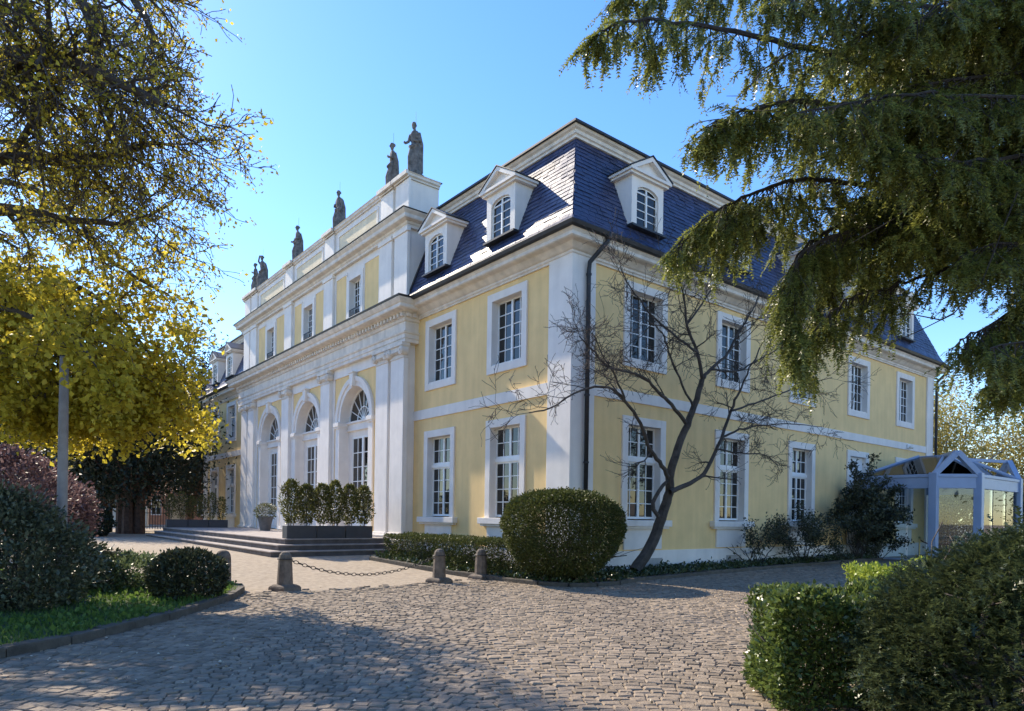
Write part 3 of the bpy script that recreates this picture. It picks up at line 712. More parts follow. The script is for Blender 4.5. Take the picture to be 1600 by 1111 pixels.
# ------------------------------------------------------------------ statues on the parapet
def statue(loc, rz, pose, label):
    m = MB(); n = 20; ph = pose*1.7
    rings = [(0,.25,.25,0,0),(.05,.27,.26,0,0),(.35,.235,.22,0,0),(.70,.225,.20,.01,.01),(.98,.215,.165,.02,.02),(1.15,.17,.13,.01,.01),(1.32,.19,.135,0,0),(1.48,.205,.125,-.01,0),(1.56,.14,.10,-.01,0),(1.60,.06,.06,-.01,-.01),(1.66,.052,.055,-.01,-.02)]
    b = len(m.v)
    for z, rx, ry, cx, cy in rings:
        for k in range(n):
            t = 2*math.pi*k/n; fold = 1+(.10*math.sin(6*t+ph+z*2.2)+.05*math.sin(11*t+z*5)) * (1 if z < 1.1 else .25)
            m.v.append((cx+rx*fold*math.cos(t), cy+ry*fold*math.sin(t), z))
    for i in range(len(rings)-1):
        for k in range(n):
            k2 = (k+1)%n; m.f.append((b+i*n+k, b+i*n+k2, b+(i+1)*n+k2, b+(i+1)*n+k))
    m.f.append(tuple(b+k for k in reversed(range(n)))); m.f.append(tuple(b+(len(rings)-1)*n+k for k in range(n)))
    hc = Vector((-.01+.02*math.sin(ph), -.03, 1.78))                 # head, hair, nose
    m.lathe([(.02,hc.z-.145),(.07,hc.z-.11),(.094,hc.z-.03),(.10,hc.z+.04),(.08,hc.z+.10),(.03,hc.z+.13)], (hc.x,hc.y), 12)
    m.lathe([(.02,hc.z-.02),(.07,hc.z+.01),(.075,hc.z+.06),(.03,hc.z+.11)], (hc.x,hc.y+.085), 8)
    m.tube([(hc.x,hc.y-.09,hc.z+.02),(hc.x,hc.y-.125,hc.z-.03)], [.018,.022], 6)
    sh = [(-.2,0,1.47),(.19,0,1.47)]
    arms = [ [[(-.26,-.02,1.2),(-.12,-.2,1.12),(-.02,-.23,1.2)], [(.27,.02,1.18),(.26,-.08,.95),(.25,-.12,.88)]],
             [[(-.27,.0,1.18),(-.27,-.12,.95),(-.26,-.16,.88)], [(.26,-.05,1.22),(.1,-.2,1.3),(.03,-.22,1.36)]],
             [[(-.33,-.05,1.62),(-.22,-.07,1.85),(-.14,-.06,1.92)], [(.27,.0,1.18),(.2,-.16,1.05),(.1,-.2,1.04)]],
             [[(-.26,-.06,1.22),(-.3,-.22,1.1),(-.32,-.30,1.12)], [(.26,0,1.2),(.18,-.18,1.12),(.06,-.21,1.15)]] ][pose % 4]
    for s, a in zip(sh, arms):
        m.tube([s]+a, [.075,.06,.048,.05], 8)
    # mantle: falls from the shoulder down one side, and a forward knee
    m.tube([(.16,.08,1.46),(.2,.14,1.1),(.17,.16,.7),(.16,.15,.1)], [.07,.11,.12,.14], 8)
    m.tube([(-.08,-.1,.9),(-.09,-.2,.58),(-.09,-.17,.1)], [.1,.105,.11], 8)
    m.tube([(-.2,-.08,1.02),(0,-.2,.95),(.2,-.06,1.05)], [.06,.07,.06], 8)
    m.box(-.3,.3,-.3,.3,-.12,.03)
    o = m.build('statue', M['statue'], None, smooth=True); o.location = loc; o.rotation_euler = (0,0,rz)
    rm = o.modifiers.new('remesh', 'REMESH'); rm.mode = 'VOXEL'; rm.voxel_size = .022; rm.use_smooth_shade = True
    MB().tube([(.02,.03,1.85),(.02,.03,2.3)], .005, 4).build('lightning_rod', M['iron'], o)
    tag(o, label, 'statue', 'statues along the parapet'); return o
sl_ = ['weathered stone figure at the right end of the parapet, nearest the slate roof','weathered stone figure second from the right end of the parapet','weathered stone figure third from the right on the parapet, standing alone','weathered stone figure on the parapet above the pier left of the middle, standing alone','weathered stone figure of the left pair, with its arm raised to its head','weathered stone figure at the far left end of the parapet, outermost of the left pair']
for i, (y, p) in enumerate(zip([8.85,10.6]+PIL[2:], (3,1,0,3,2,1))):
    s = statue((.0,y,14.65), R(-90)+(.5,-.4,.15,-.1,.3,-.5)[i], p, sl_[i]); k = (1.03,1.0,.98,1.0,1.02,.97)[i]; s.scale = (k*.92,k*.92,k*1.02)
# ------------------------------------------------------------------ bollards and chain
def bollard(px, py, label, round_=False, h=.84):
    p = gnd(px, py, gz(*gnd(px, py)[:2])); z = gz(p[0], p[1])
    o = empty('bollard', (p[0], p[1], z), rng.uniform(-.2,.2)+R(20))
    if round_:
        m = MB().lathe([(.175,0),(.172,.1),(.165,.5),(.16,h-.17),(.145,h-.09),(.11,h-.03),(.05,h)], n=16); m.build('shaft', M['sandstone'], o, smooth=True)
        MB().lathe([(.21,-.05),(.21,.05),(.18,.07)], n=16).build('base', M['sandstone'], o)
    else:
        m = MB(); n = 8; f = [(.17,.12),(.155,.45),(.14,h-.14),(.125,h-.07),(.08,h-.015),(.03,h)]
        m.lathe(f, n=8); m.build('shaft', M['sandstone'], o, bevel=.012)
        m = MB(); m.frustum(-.25,.25,-.25,.25,-.05,-.24,.24,-.24,.24,.09); m.frustum(-.24,.24,-.24,.24,.09,-.17,.17,-.17,.17,.14)
        m.build('base', M['sandstone'], o, bevel=.02)
        MB().tube([(.16*math.cos(t),.16*math.sin(t),h-.16) for t in np.linspace(0,2*math.pi,13)], .012, 5).build('ring', M['iron'], o)
    tag(o, label, 'bollard', 'stone bollards along the edge of the forecourt'); return o
b1 = bollard(348, 918, 'round-topped stone bollard behind the small round bush', True, .82)
b2 = bollard(445, 923, 'stone bollard left of the hanging chain, on a square foot')
b3 = bollard(686, 911, 'stone bollard at the right end of the hanging chain, before the low hedge')
b4 = bollard(751, 905, 'stone bollard tucked beside the low hedge near the round bush', h=.80)
A, B = Vector(b2.location)+Vector((0,0,.70)), Vector(b3.location)+Vector((0,0,.70))
ch = empty('chain', A); tag(ch, 'iron link chain sagging between two stone bollards', 'chain')
nl = 40; lk = MB()
lp = [(.075*math.cos(t)*(1 if abs(math.cos(t))<.8 else 1.0), .034*math.sin(t)) for t in np.linspace(0,2*math.pi,13)]
lk.tube([(a,0,b) for a,b in lp], .0085, 6, cap=False); lme = lk.mesh('link', True); lme.materials.append(M['iron'])
for k in range(nl):
    t0, t1 = k/nl, (k+1)/nl; f = lambda t: A.lerp(B, t)+Vector((0,0,-.42*4*t*(1-t)))-A
    p, q = f(t0), f(t1); o = link('link', lme, None, ch); o.location = (p+q)/2
    d = (q-p); ln = d.length; o.rotation_mode = 'QUATERNION'
    o.rotation_quaternion = d.to_track_quat('X','Z') @ Matrix.Rotation(R(90)*(k%2)+.3, 3, 'X').to_quaternion(); o.scale = (ln/.122,1,1)
# ------------------------------------------------------------------ planters on the steps
def planter(x0, x1, y, label, grp, wd=.46, ht=.44):
    o = MB(); t = .04; z = PZ
    a, b = y-wd/2, y+wd/2
    o.box(x0,x1,a,a+t,z,z+ht); o.box(x0,x1,b-t,b,z,z+ht); o.box(x0,x0+t,a+t,b-t,z,z+ht); o.box(x1-t,x1,a+t,b-t,z,z+ht)
    r = o.build('planter_box', M['planter'], None, bevel=.008); tag(r, label, 'planter', grp)
    MB().box(x0+t,x1-t,a+t,b-t,z+.02,z+ht-.05).build('planter_soil', M['soil'], r); return r
px0 = [-4.62,-3.54,-2.46]
for i, x in enumerate(px0): planter(x, x+1.05, 9.32, 'dark grey planter trough on the right side of the steps, %s' % ['leftmost of three','middle of three','rightmost of three'][i], 'planter troughs on the right of the steps')
for i, x in enumerate(px0): planter(x, x+1.05, 27.5, 'dark trough at the far left end of the steps, %s' % ['outermost of its row','middle of its row','closest to the wall'][i], 'planter troughs at the far end of the steps')
# ------------------------------------------------------------------ foliage helpers
def unit(a): return a/np.maximum(np.linalg.norm(a, axis=-1, keepdims=True), 1e-9)
def leaf_quads(P, size, bias=None, k=.6, aspect=.5, sv=.35):
    n = len(P); a = rng.normal(0,1,(n,3))
    if bias is not None: a = a*k+bias
    a = unit(a); b = unit(np.cross(a, rng.normal(0,1,(n,3))))
    s = (size*rng.uniform(1-sv,1+sv,n))[:,None]; c = np.cross(a,b)
    h = a*s; w = b*s*aspect*.5; fold = c*s*.12
    return np.stack([P, P+h*.5+w+fold, P+h, P+h*.5-w+fold], 1).reshape(-1,3)
def foliage(name, Vs, m, parent, n=4):
    o = link(name, fastmesh(name, Vs, n), m, parent); tag(o, kind='stuff'); return o
def profile_shell(prof, n, c, depth=.12, lump=.05, sq=2.0):
    z = np.array([p[1] for p in prof]); r = np.array([p[0] for p in prof])
    d = np.concatenate([[0], np.cumsum(np.hypot(np.diff(r), np.diff(z)))])
    # sample by area (radius-weighted)
    t = rng.uniform(0, d[-1], n*4); rr = np.interp(t, d, r); keep = rng.uniform(0, r.max(), n*4) < rr; t = t[keep][:n]
    rr = np.interp(t, d, r); zz = np.interp(t, d, z); th = rng.uniform(0, 2*np.pi, len(t))
    ct, st = np.cos(th), np.sin(th); e = 2.0/sq
    cx = np.sign(ct)*np.abs(ct)**e; cy = np.sign(st)*np.abs(st)**e
    lumps = lump*(np.sin(5*th+zz*4)+np.sin(9*th-zz*7+1)+np.sin(zz*13+3*th))
    rr = rr*(1+lumps)-np.abs(rng.normal(0,depth,len(t))); 
    nz = np.interp(t, d, np.gradient(-r, d+np.arange(len(d))*1e-6)); nrm = unit(np.stack([ct, st, np.clip(nz,-.9,.95)],1))
    return np.stack([c[0]+rr*cx, c[1]+rr*cy, c[2]+zz+rng.normal(0,depth*.4,len(t))],1), nrm
def box_shell(x0,x1,y0,y1,z0,z1,n,depth=.07,lump=.04):
    A = np.array([(x1-x0)*(y1-y0), (x1-x0)*(z1-z0), (x1-x0)*(z1-z0), (y1-y0)*(z1-z0), (y1-y0)*(z1-z0)]); A = A/A.sum()
    f = rng.choice(5, n, p=A); u = rng.uniform(0,1,(n,3)); P = np.array([x0,y0,z0])+u*np.array([x1-x0,y1-y0,z1-z0])
    N = np.zeros((n,3)); 
    for k,(ax,v,sg) in enumerate([(2,z1,1),(1,y0,-1),(1,y1,1),(0,x0,-1),(0,x1,1)]):
        m_ = f==k; P[m_,ax] = v; N[m_,ax] = sg
    w = lump*(np.sin(P[:,0]*3.1+P[:,1]*2.3)+np.sin(P[:,1]*5.3+P[:,2]*4)+np.sin(P[:,0]*7+P[:,2]*6))
    # round the long edges
    cx,cy,cz = (x0+x1)/2,(y0+y1)/2,(z0+z1)/2; q = (P-[cx,cy,cz])/np.array([(x1-x0)/2,(y1-y0)/2,(z1-z0)/2])
    ex = np.sort(np.abs(q),1)[:,1]; w = w - .10*np.clip(ex-.75,0,1)**2*16*.25
    P = P+N*(w-np.abs(rng.normal(0,depth,n)))[:,None]+rng.normal(0,.012,(n,3)); return P, N
SPR = []
def spray_set(P, D, L=.3, nd=.045, nn=13, droop=.35, wd=.22):
    """flat needle sprays: P origins, D directions; each has two combs of needles"""
    n = len(P); D = unit(D); side = unit(np.cross(D, np.array([0,0,1.0])+rng.normal(0,.25,(n,3)))); Ls = L*rng.uniform(.6,1.25,n)
    out = []
    for k in range(nn):
        t = (k+.6)/nn; base = P+D*(Ls*t)[:,None]; base = base+np.array([0,0,-1.0])*(droop*Ls*t*t)[:,None]
        for s in (-1,1):
            l = nd*(1-.45*t)*rng.uniform(.7,1.2,n); tip = base+(side*s*.85+D*.6)*l[:,None]+rng.normal(0,nd*.22,(n,3))
            o = D*(nd*wd); out.append(np.stack([base-o, base+o, tip],1))
    return np.concatenate(out,0).reshape(-1,3)
class Tree:
    def __init__(s): s.mb = MB(); s.tips = []; s.dirs = []; s.twig = []
    def grow(s, p, d, L, r, lev, maxlev, wob=.18, droop=(0,.0,.02,.05), kids=(4,5,5), spread=(.9,.9,.9), shrink=.58, rs=.55, start=.25):
        p = np.array(p, float); d = unit(np.array(d, float)); n = max(3, int(L/.28)) if lev > 0 else max(4, int(L/.5)); n = min(n, 9)
        path = [p]; ds = [d]
        for i in range(n):
            d = unit(d+rng.normal(0, wob, 3)+np.array([0,0,-1.0])*droop[min(lev, len(droop)-1)]); p = p+d*L/n; path.append(p); ds.append(d)
        rad = [max(r*(1-.62*i/n), .0055) for i in range(n+1)]
        s.mb.tube(path, rad, 8 if r > .12 else 6 if r > .04 else 4 if r > .012 else 3, cap=False)
        s.children(path, ds, rad, L, lev, maxlev, wob, droop, kids, spread, shrink, rs, start)
    def children(s, path, ds, rad, L, lev, maxlev, wob, droop, kids, spread, shrink, rs, start):
        n = len(path)-1
        if lev >= maxlev:
            for i in range(1, n+1): s.tips.append(path[i]); s.dirs.append(ds[i])
            return
        K = kids[min(lev, len(kids)-1)]; K = int(K+rng.uniform(0,1))
        for c in range(K):
            f = start+(1-start)*(c+rng.uniform(.2,1))/K; f = min(f, 1); i = min(int(f*n), n-1); q = path[i]+(path[i+1]-path[i])*(f*n-i)
            dd = unit(ds[i]+spread[min(lev,len(spread)-1)]*unit(rng.normal(0,1,3)))
            s.grow(q, dd, L*shrink*rng.uniform(.7,1.2), max(rad[i]*rs, .004), lev+1, maxlev, wob, droop, kids, spread, shrink, rs, start)
    def limb(s, pts, r0, r1, lev, maxlev, **kw):
        """limb along given points (smoothed), then children"""
        P = [np.array(q, float) for q in pts]; path = []
        for i in range(len(P)-1):
            a,b,c,d = P[max(i-1,0)],P[i],P[i+1],P[min(i+2,len(P)-1)]
            for t in (0,.25,.5,.75): path.append(.5*((2*b)+(-a+c)*t+(2*a-5*b+4*c-d)*t*t+(-a+3*b-3*c+d)*t**3)+rng.normal(0,.012,3))
        path.append(P[-1]); n = len(path)-1; rad = [r0+(r1-r0)*i/n for i in range(n+1)]
        ds = [unit(path[min(i+1,n)]-path[max(i-1,0)]) for i in range(n+1)]
        s.mb.tube(path, rad, 8 if r0 > .05 else 5, cap=False)
        L = kw.pop('L'); a = dict(wob=.18,droop=(0,0,.02,.05),kids=(4,5,5),spread=(.9,.9,.9),shrink=.58,rs=.55,start=.1); a.update(kw)
        s.children(path, ds, rad, L/a['shrink'], lev, maxlev, a['wob'],a['droop'],a['kids'],a['spread'],a['shrink'],a['rs'],a['start']); return path
    def arr(s): return np.array(s.tips), np.array(s.dirs)
def jit(P, k, sd): return np.repeat(P, k, 0)+rng.normal(0, sd, (len(P)*k,3))
# ------------------------------------------------------------------ potted shrubs on the steps
def column_shrub(x, y, z, h, w, label, grp, n=2100, m='laurel'):
    o = empty('potted_shrub', (x, y, z)); t = Tree()
    for k in range(4):
        a = rng.uniform(0, 6.28); t.grow((.06*math.cos(a),.06*math.sin(a),-.05), (.12*math.cos(a),.12*math.sin(a),1), h*.9, .014, 1, 2, kids=(5,7,4), wob=.08, spread=(.6,.6,.6), shrink=.3)
    t.mb.build('stem', M['bark'], o)
    u = rng.uniform(0,1,n); zz = .12+h*u**.85; rr = w*np.sqrt(rng.uniform(.05,1,n))*np.interp(u,[0,.15,.5,.8,1],[.45,.9,1,.8,.25]); th = rng.uniform(0,6.28,n)
    rr = rr*(1+.25*np.sin(3*th+zz*5+x*7)); P = np.stack([rr*np.cos(th),rr*np.sin(th),zz],1); bias = unit(np.stack([np.cos(th),np.sin(th),np.ones(n)*.8],1))
    foliage('foliage', leaf_quads(P, .085, bias, .7, .5), LM[m], o); tag(o, label, 'shrub', grp); return o
ords = ['first','second','third','fourth','fifth','last']
for i in range(6):
    column_shrub(-4.39+i*.535+rng.uniform(-.04,.04), 9.32, PZ+.38, (1.52,1.38,1.42,1.55,1.44,1.4)[i], .35, 'upright leafy shrub in the near planter row, %s from the left' % ords[i], 'shrubs in the near planters')
for i in range(6):
    column_shrub(-4.39+i*.535, 27.5, PZ+.38, 1.35+.15*math.sin(i*2), .3, 'upright shrub in the far planter row, %s from the outer end' % ords[i], 'shrubs in the far planters', 700)
pp_ = onx(413, 824, -1.6); pt = empty('potted_plant', (-1.7, 20.0, PZ)); tag(pt, 'grey tapered flowerpot with a pale bushy plant between the planter rows', 'potted plant')
MB().lathe([(.24,0),(.30,.35),(.36,.62),(.39,.62),(.39,.70),(.34,.70),(.33,.6)], n=18).build('flowerpot', M['pot'], pt, smooth=False)
P, N = profile_shell([(.1,.55),(.42,.7),(.5,.95),(.36,1.2),(.05,1.3)], 900, (0,0,0), .1, .08); foliage('foliage', leaf_quads(P,.09,N,.6), LM['laurel'], pt)
P, N = profile_shell([(.3,.85),(.46,1.0),(.34,1.22),(.05,1.34)], 260, (0,0,0), .05, .08); foliage('blossom', leaf_quads(P,.08,N,.6,.9), LM['pale'], pt)
# ------------------------------------------------------------------ clipped bushes and hedges by the house
c = dep(878, 900, 17.0); bx, by = c[0], c[1]; bush = empty('clipped_yew', (bx,by,.05)); tag(bush, 'large clipped mushroom-shaped yew bush at the corner of the mansion', 'bush')
pf = [(.5,.2),(.95,.42),(1.22,.72),(1.40,1.05),(1.47,1.4),(1.42,1.72),(1.24,1.98),(.92,2.14),(.5,2.22),(.02,2.24)]
P, N = profile_shell(pf, 46000, (0,0,0), .09, .012, 2.3); foliage('foliage', leaf_quads(P,.058,N,.55,.5), LM['box'], bush)
P, N = profile_shell([(a_*.8,.25+b_*.82) for a_,b_ in pf], 9000, (0,0,0), .2, .03); foliage('inner_foliage', leaf_quads(P,.07,N,.8,.5), LM['box'], bush)
t = Tree()
for k in range(16):
    a = rng.uniform(0,6.28); t.grow((.18*math.cos(a),.18*math.sin(a),-.05),(.55*math.cos(a),.55*math.sin(a),1), 1.7, .028, 1, 2, wob=.12, kids=(3,4,3), spread=(.5,.5,.5), shrink=.45)
t.mb.build('stem', M['bark'], bush)
hg = empty('low_hedge', (-1.75,3.2,0)); tag(hg, 'low boxy clipped hedge under the front windows', 'hedge')
P, N = box_shell(-.62,.62,-3.1,3.2,.12,1.02,28000,.06,.02); foliage('foliage', leaf_quads(P,.06,N,.6,.45), LM['box'], hg)
t = Tree()
for k in range(40): t.grow((rng.uniform(-.3,.3),-3+k*.155,0),(rng.normal(0,.2),rng.normal(0,.2),1), .8, .014, 1, 2, kids=(2,3,2), shrink=.4)
t.mb.build('stem', M['bark'], hg)
# ivy over the bed
pts = []
while len(pts) < 11000:
    x, y = rng.uniform(-2.9,17.2), rng.uniform(-2.6,6.4)
    if inpoly(x, y, BED) and not (x > -.1 and y > -.03): pts.append((x, y, gz(x,y)+.09+abs(rng.normal(0,.07))+.05*math.sin(x*3)*math.sin(y*4)))
iv = foliage('ivy', leaf_quads(np.array(pts), .085, np.array([0,0,.9]), .8, .8), LM['ivy'], None); tag(iv, 'dark ivy covering the bed beside the house', 'ivy')
# shrubs along the side wall
def leggy(x, y, h, w, n, ns, label, m='rhodo', size=.10, dens=1.0):
    o = empty('wall_shrub', (x,y,gz(x,y)+.05)); t = Tree()
    for k in range(ns):
        a = rng.uniform(0,6.28); t.grow((.1*math.cos(a),.1*math.sin(a),-.05),(.7*math.cos(a),.4*math.sin(a)-.1,.9), h*.75, .022, 0, 2, wob=.2, kids=(3,4,4), spread=(.8,.8,.8), shrink=.55, droop=(0,-.03,-.03))
    t.mb.build('stem', M['darkbark'], o); T, D = t.arr(); T = T[T[:,1]+y < -.08]
    k = max(1, int(n/len(T))); P = jit(T, k, .09); P = P[(P[:,1]+y < -.05)]
    foliage('foliage', leaf_quads(P, size, np.array([0,-.1,.4]), .9, .45), LM[m], o); tag(o, label, 'shrub', 'shrubs along the side wall'); return o
leggy(8.2,-.72,1.65,1.2,1500,7,'leggy half-bare shrub under the second side window')
leggy(11.4,-.75,1.9,1.2,4500,9,'dark spreading shrub under the third side window')
leggy(15.3,-.95,3.4,1.4,16000,12,'tall dark rhododendron beside the glass canopy',size=.13)
leggy(17.0,-1.1,1.3,1.0,2600,6,'low dark shrub at the foot of the glass canopy')
# bare magnolia in front of the side wall
mg = empty('bare_magnolia', (*ony(991,889,-1.05)[:2], .05)); tag(mg, 'leaning bare magnolia tree with spreading dark twigs by the side wall', 'tree')
org = np.array(mg.location)
def mp(l, ys):
    n = len(l); yy = np.interp(np.linspace(0,1,n),np.linspace(0,1,len(ys)),ys); return [ony(a,b,y)-org for (a,b),y in zip(l,yy)]
t = Tree(); kw = dict(wob=.24, kids=(9,6,5), spread=(1.0,1.0,.9), shrink=.58, rs=.5, droop=(-.01,-.02,-.03,-.02), start=.2)
t.limb(mp([(991,893),(1021,844),(1036,800),(1046,767),(1050,727),(1070,674),(1084,635),(1097,593)], [-1.05,-1.3,-1.7]), .17, .075, 9, 3, L=1.0, **kw)
t.limb(mp([(1028,806),(1021,790),(1028,768),(1044,752)], [-1.35,-1.4,-1.45]), .06, .05, 9, 3, L=1.0, **kw)
for l, ys, r0, r1, L in (
 ([(1043,745),(1030,722),(1017,702),(1001,662),(977,626),(948,605),(908,609),(859,638),(827,645)], [-1.6,-1.9,-2.6], .05, .008, 1.5),
 ([(977,626),(962,590),(945,560),(925,520)], [-2.0,-2.4], .025, .008, 1.2),
 ([(1071,660),(1050,632),(1029,613),(1005,589),(952,573),(924,545),(905,525)], [-1.6,-2.0,-2.6], .045, .008, 1.5),
 ([(1046,769),(1078,755),(1100,739),(1121,699),(1142,642),(1154,613),(1172,575),(1200,520)], [-1.5,-1.7,-2.2], .06, .01, 1.6),
 ([(1119,702),(1140,706),(1163,709),(1195,711),(1215,727)], [-1.7,-1.9,-2.1], .025, .008, 1.0),
 ([(1130,683),(1155,672),(1182,666),(1227,662),(1284,667)], [-1.7,-2.0,-2.3], .03, .008, 1.4),
 ([(1142,642),(1180,630),(1220,615),(1260,600),(1300,590)], [-1.9,-2.1,-2.2], .028, .008, 1.5),
 ([(1097,593),(1089,550),(1073,509),(1070,474),(1060,430)], [-1.7,-1.8,-2.0], .045, .01, 1.7),
 ([(1097,593),(1111,577),(1138,550),(1149,528),(1170,493),(1187,460)], [-1.7,-1.9,-2.1], .045, .01, 1.7),
 ([(1089,550),(1050,520),(1015,490),(985,450),(970,420)], [-1.8,-2.0,-2.3], .03, .008, 1.5),
 ([(1111,577),(1150,580),(1190,560),(1225,540),(1262,530)], [-1.8,-2.0,-2.1], .028, .008, 1.5),
 ([(1084,635),(1060,590),(1045,550),(1035,520),(1010,500)], [-1.6,-1.8,-2.3], .03, .008, 1.4),
 ([(1073,509),(1100,470),(1120,440),(1135,410)], [-1.8,-2.1], .025, .008, 1.3)):
    t.limb(mp(l, ys), r0*1.3, r1*1.5, 0, 3, L=L*.66, **kw)
T, D = t.arr(); t.mb.build('trunk', M['magbark'], mg)
T = T[rng.uniform(0,1,len(T)) < .5]
foliage('bud', leaf_quads(T, .035, np.array([0,0,.8]), .8, .35), LM['plum'], mg)
# ------------------------------------------------------------------ left island
ii = [p for p in ((rng.uniform(-14.5,-8.5), rng.uniform(-5.6,6)) for _ in range(90000)) if inpoly(p[0],p[1],ISL)]
ii = np.array(ii)[:24000]; G = np.stack([ii[:,0],ii[:,1],np.array([gz(a,b) for a,b in ii])+.085],1)
gs = foliage('grass', leaf_quads(G, .10, np.array([0,0,1.4]), .6, .14), LM['grass'], None); tag(gs, 'short green grass on the left island', 'grass')
kk = ii[rng.uniform(0,1,len(ii)) < .22]; kk = kk[(np.sin(kk[:,0]*2.1)+np.sin(kk[:,1]*1.7+kk[:,0]) > -.5)]
G = np.stack([kk[:,0],kk[:,1],np.array([gz(a,b) for a,b in kk])+.13+np.abs(rng.normal(0,.03,len(kk)))],1)
gc = foliage('ground_leaves', leaf_quads(G, .075, np.array([0,0,.7]), .9, .75), LM['grass'], None); tag(gc, 'low broad-leaved weeds scattered in the island grass', 'ground cover')
def mound(name, px, py, d, prof_, n, size, m, label, cat='bush', stems=8, depth=.1, lump=.06, aspect=.5, zoff=.08, grp=None, sq=2.0):
    p = dep(px, py, d); o = empty(name, (p[0],p[1],gz(p[0],p[1])+zoff)); P, N = profile_shell(prof_, n, (0,0,0), depth, lump, sq); P = P[P[:,2] > -.05]; 
    P, N = profile_shell(prof_, n, (0,0,0), depth, lump, sq)
    foliage('foliage', leaf_quads(P, size, N*.7+np.array([0,0,.35]), .6, aspect), LM[m], o)
    h = max(q[1] for q in prof_); w_ = max(q[0] for q in prof_); t = Tree()
    for k in range(stems):
        a = rng.uniform(0,6.28); t.grow((.05*math.cos(a),.05*math.sin(a),-.1),(w_/h*.6*math.cos(a),w_/h*.6*math.sin(a),1), h*.75, .02, 1, 2, kids=(3,4,3), shrink=.45)
    t.mb.build('stem', M['bark'], o); tag(o, label, cat, grp); return o
mound('round_bush', 293, 905, 12.3, [(.42,0),(.60,.2),(.67,.42),(.58,.65),(.36,.8),(.02,.86)], 9000, .075, 'rhodo', 'small dark ball-shaped bush beside the round-topped bollard', depth=.06, lump=.03)
lb = mound('spreading_shrub', 10, 905, 10.6, [(.7,.0),(1.05,.3),(1.2,.7),(1.05,1.1),(.75,1.4),(.4,1.65),(.02,1.75)], 15000, .085, 'evergreen', 'big loose dark evergreen shrub at the left edge of the picture', stems=16, depth=.28, lump=.10)
mound('low_shrub', 200, 900, 13.6, [(.6,0),(1.0,.15),(1.1,.35),(.8,.52),(.02,.6)], 7000, .08, 'ground', 'low pale-leaved shrub between the big shrub and the ball bush', depth=.15, lump=.10, sq=2.4)
mound('low_shrub', 110, 905, 13.0, [(.6,0),(.9,.2),(.9,.5),(.6,.8),(.02,.9)], 5000, .085, 'rhodo', 'dark low shrub behind the big evergreen shrub', depth=.2, lump=.1)
lp_ = dep(97, 800, 11.3); lamp = empty('grey_pole', (lp_[0],lp_[1],gz(lp_[0],lp_[1]))); tag(lamp, 'tall grey pole rising into the yellow blossom on the left', 'pole')
MB().lathe([(.09,0),(.085,.6),(.08,1.0),(.073,3),(.066,4.2)], n=12).build('post', M['postwood'], lamp, smooth=True)
MB().lathe([(.07,4.2),(.07,4.26),(.03,4.3)], n=12).build('cap', M['lead'], lamp)
for px, d, h, w_, lab in ((10,21,3.3,1.8,'purple-leaved bush at the far left behind the grey pole'),(84,24,2.6,1.3,'pinkish-brown leaved bush to the right of the grey pole')):
    mound('plum_bush', px, 800, d, [(w_*.5,.3),(w_*.9,h*.3),(w_,h*.55),(w_*.75,h*.82),(.05,h)], 9000, .14, 'plum', lab, depth=.35, lump=.1, zoff=0)
# ------------------------------------------------------------------ big trees
def campt(px, py, d): return dep(px, py, d)
tr = dep(-330, 700, 9.5); nt_ = empty('budding_tree', (tr[0],tr[1],gz(tr[0],tr[1]))); org = np.array(nt_.location); tag(nt_, 'big budding tree whose bare limbs reach in from the upper left', 'tree')
t = Tree(); t.mb.tube([(0,0,-.2),(.05,.1,2),(0,0,4.2),(.1,0,7.5),(.0,.2,10)], [.46,.40,.36,.28,.15], 10)
kw = dict(wob=.22, kids=(15,7,5), spread=(1.0,1.0,.9), shrink=.55, rs=.5, droop=(.0,.01,.04,.05), start=.12)
def lim(l, d0, d1, r0, r1, L, lev=0, mx=3):
    n = len(l); dd = np.linspace(d0,d1,n); t.limb([dep(a,b,d)-org for (a,b),d in zip(l,dd)], r0, r1, lev, mx, L=L, **kw)
lim([(-330,330),(-160,180),(0,95),(70,92),(130,105),(200,135),(260,165)], 9.5, 8.6, .17, .03, 1.15)
lim([(-330,200),(-150,110),(0,105),(40,115),(58,150),(50,190),(20,240)], 9.5, 9.2, .14, .03, 1.0)
lim([(-330,150),(-150,20),(0,-20),(90,-40),(140,30),(150,90),(170,180),(205,240)], 9.5, 9.0, .12, .02, 1.05)
lim([(-330,50),(-100,-110),(80,-100),(170,-60),(210,0),(240,50),(255,90)], 9.5, 9.4, .13, .015, .95)
lim([(-330,380),(-150,300),(0,250),(110,250),(200,235),(245,222),(285,235)], 9.5, 9.8, .11, .012, 1.0)
lim([(-330,420),(-150,350),(0,330),(90,340),(180,350),(235,335),(270,315)], 9.5, 10.5, .10, .012, 1.0)
lim([(-330,0),(-160,-90),(0,-60),(40,20),(70,60),(60,110)], 9.5, 8.4, .10, .02, 1.0)
T, D = t.arr(); t.mb.build('trunk', M['bark'], nt_); print('bud tips', len(T))
P = jit(T, 2, .035); P1 = P[rng.uniform(0,1,len(P)) < .6]
foliage('foliage', leaf_quads(P1, .042, np.array([0,0,.2]), 1, .6), LM['bud'], nt_)
Pz = jit(T[rng.uniform(0,1,len(T)) < .26], 4, .08); foliage('blossom', leaf_quads(Pz, .06, np.array([0,0,.3]), 1, .7), LM['yellow'], nt_)
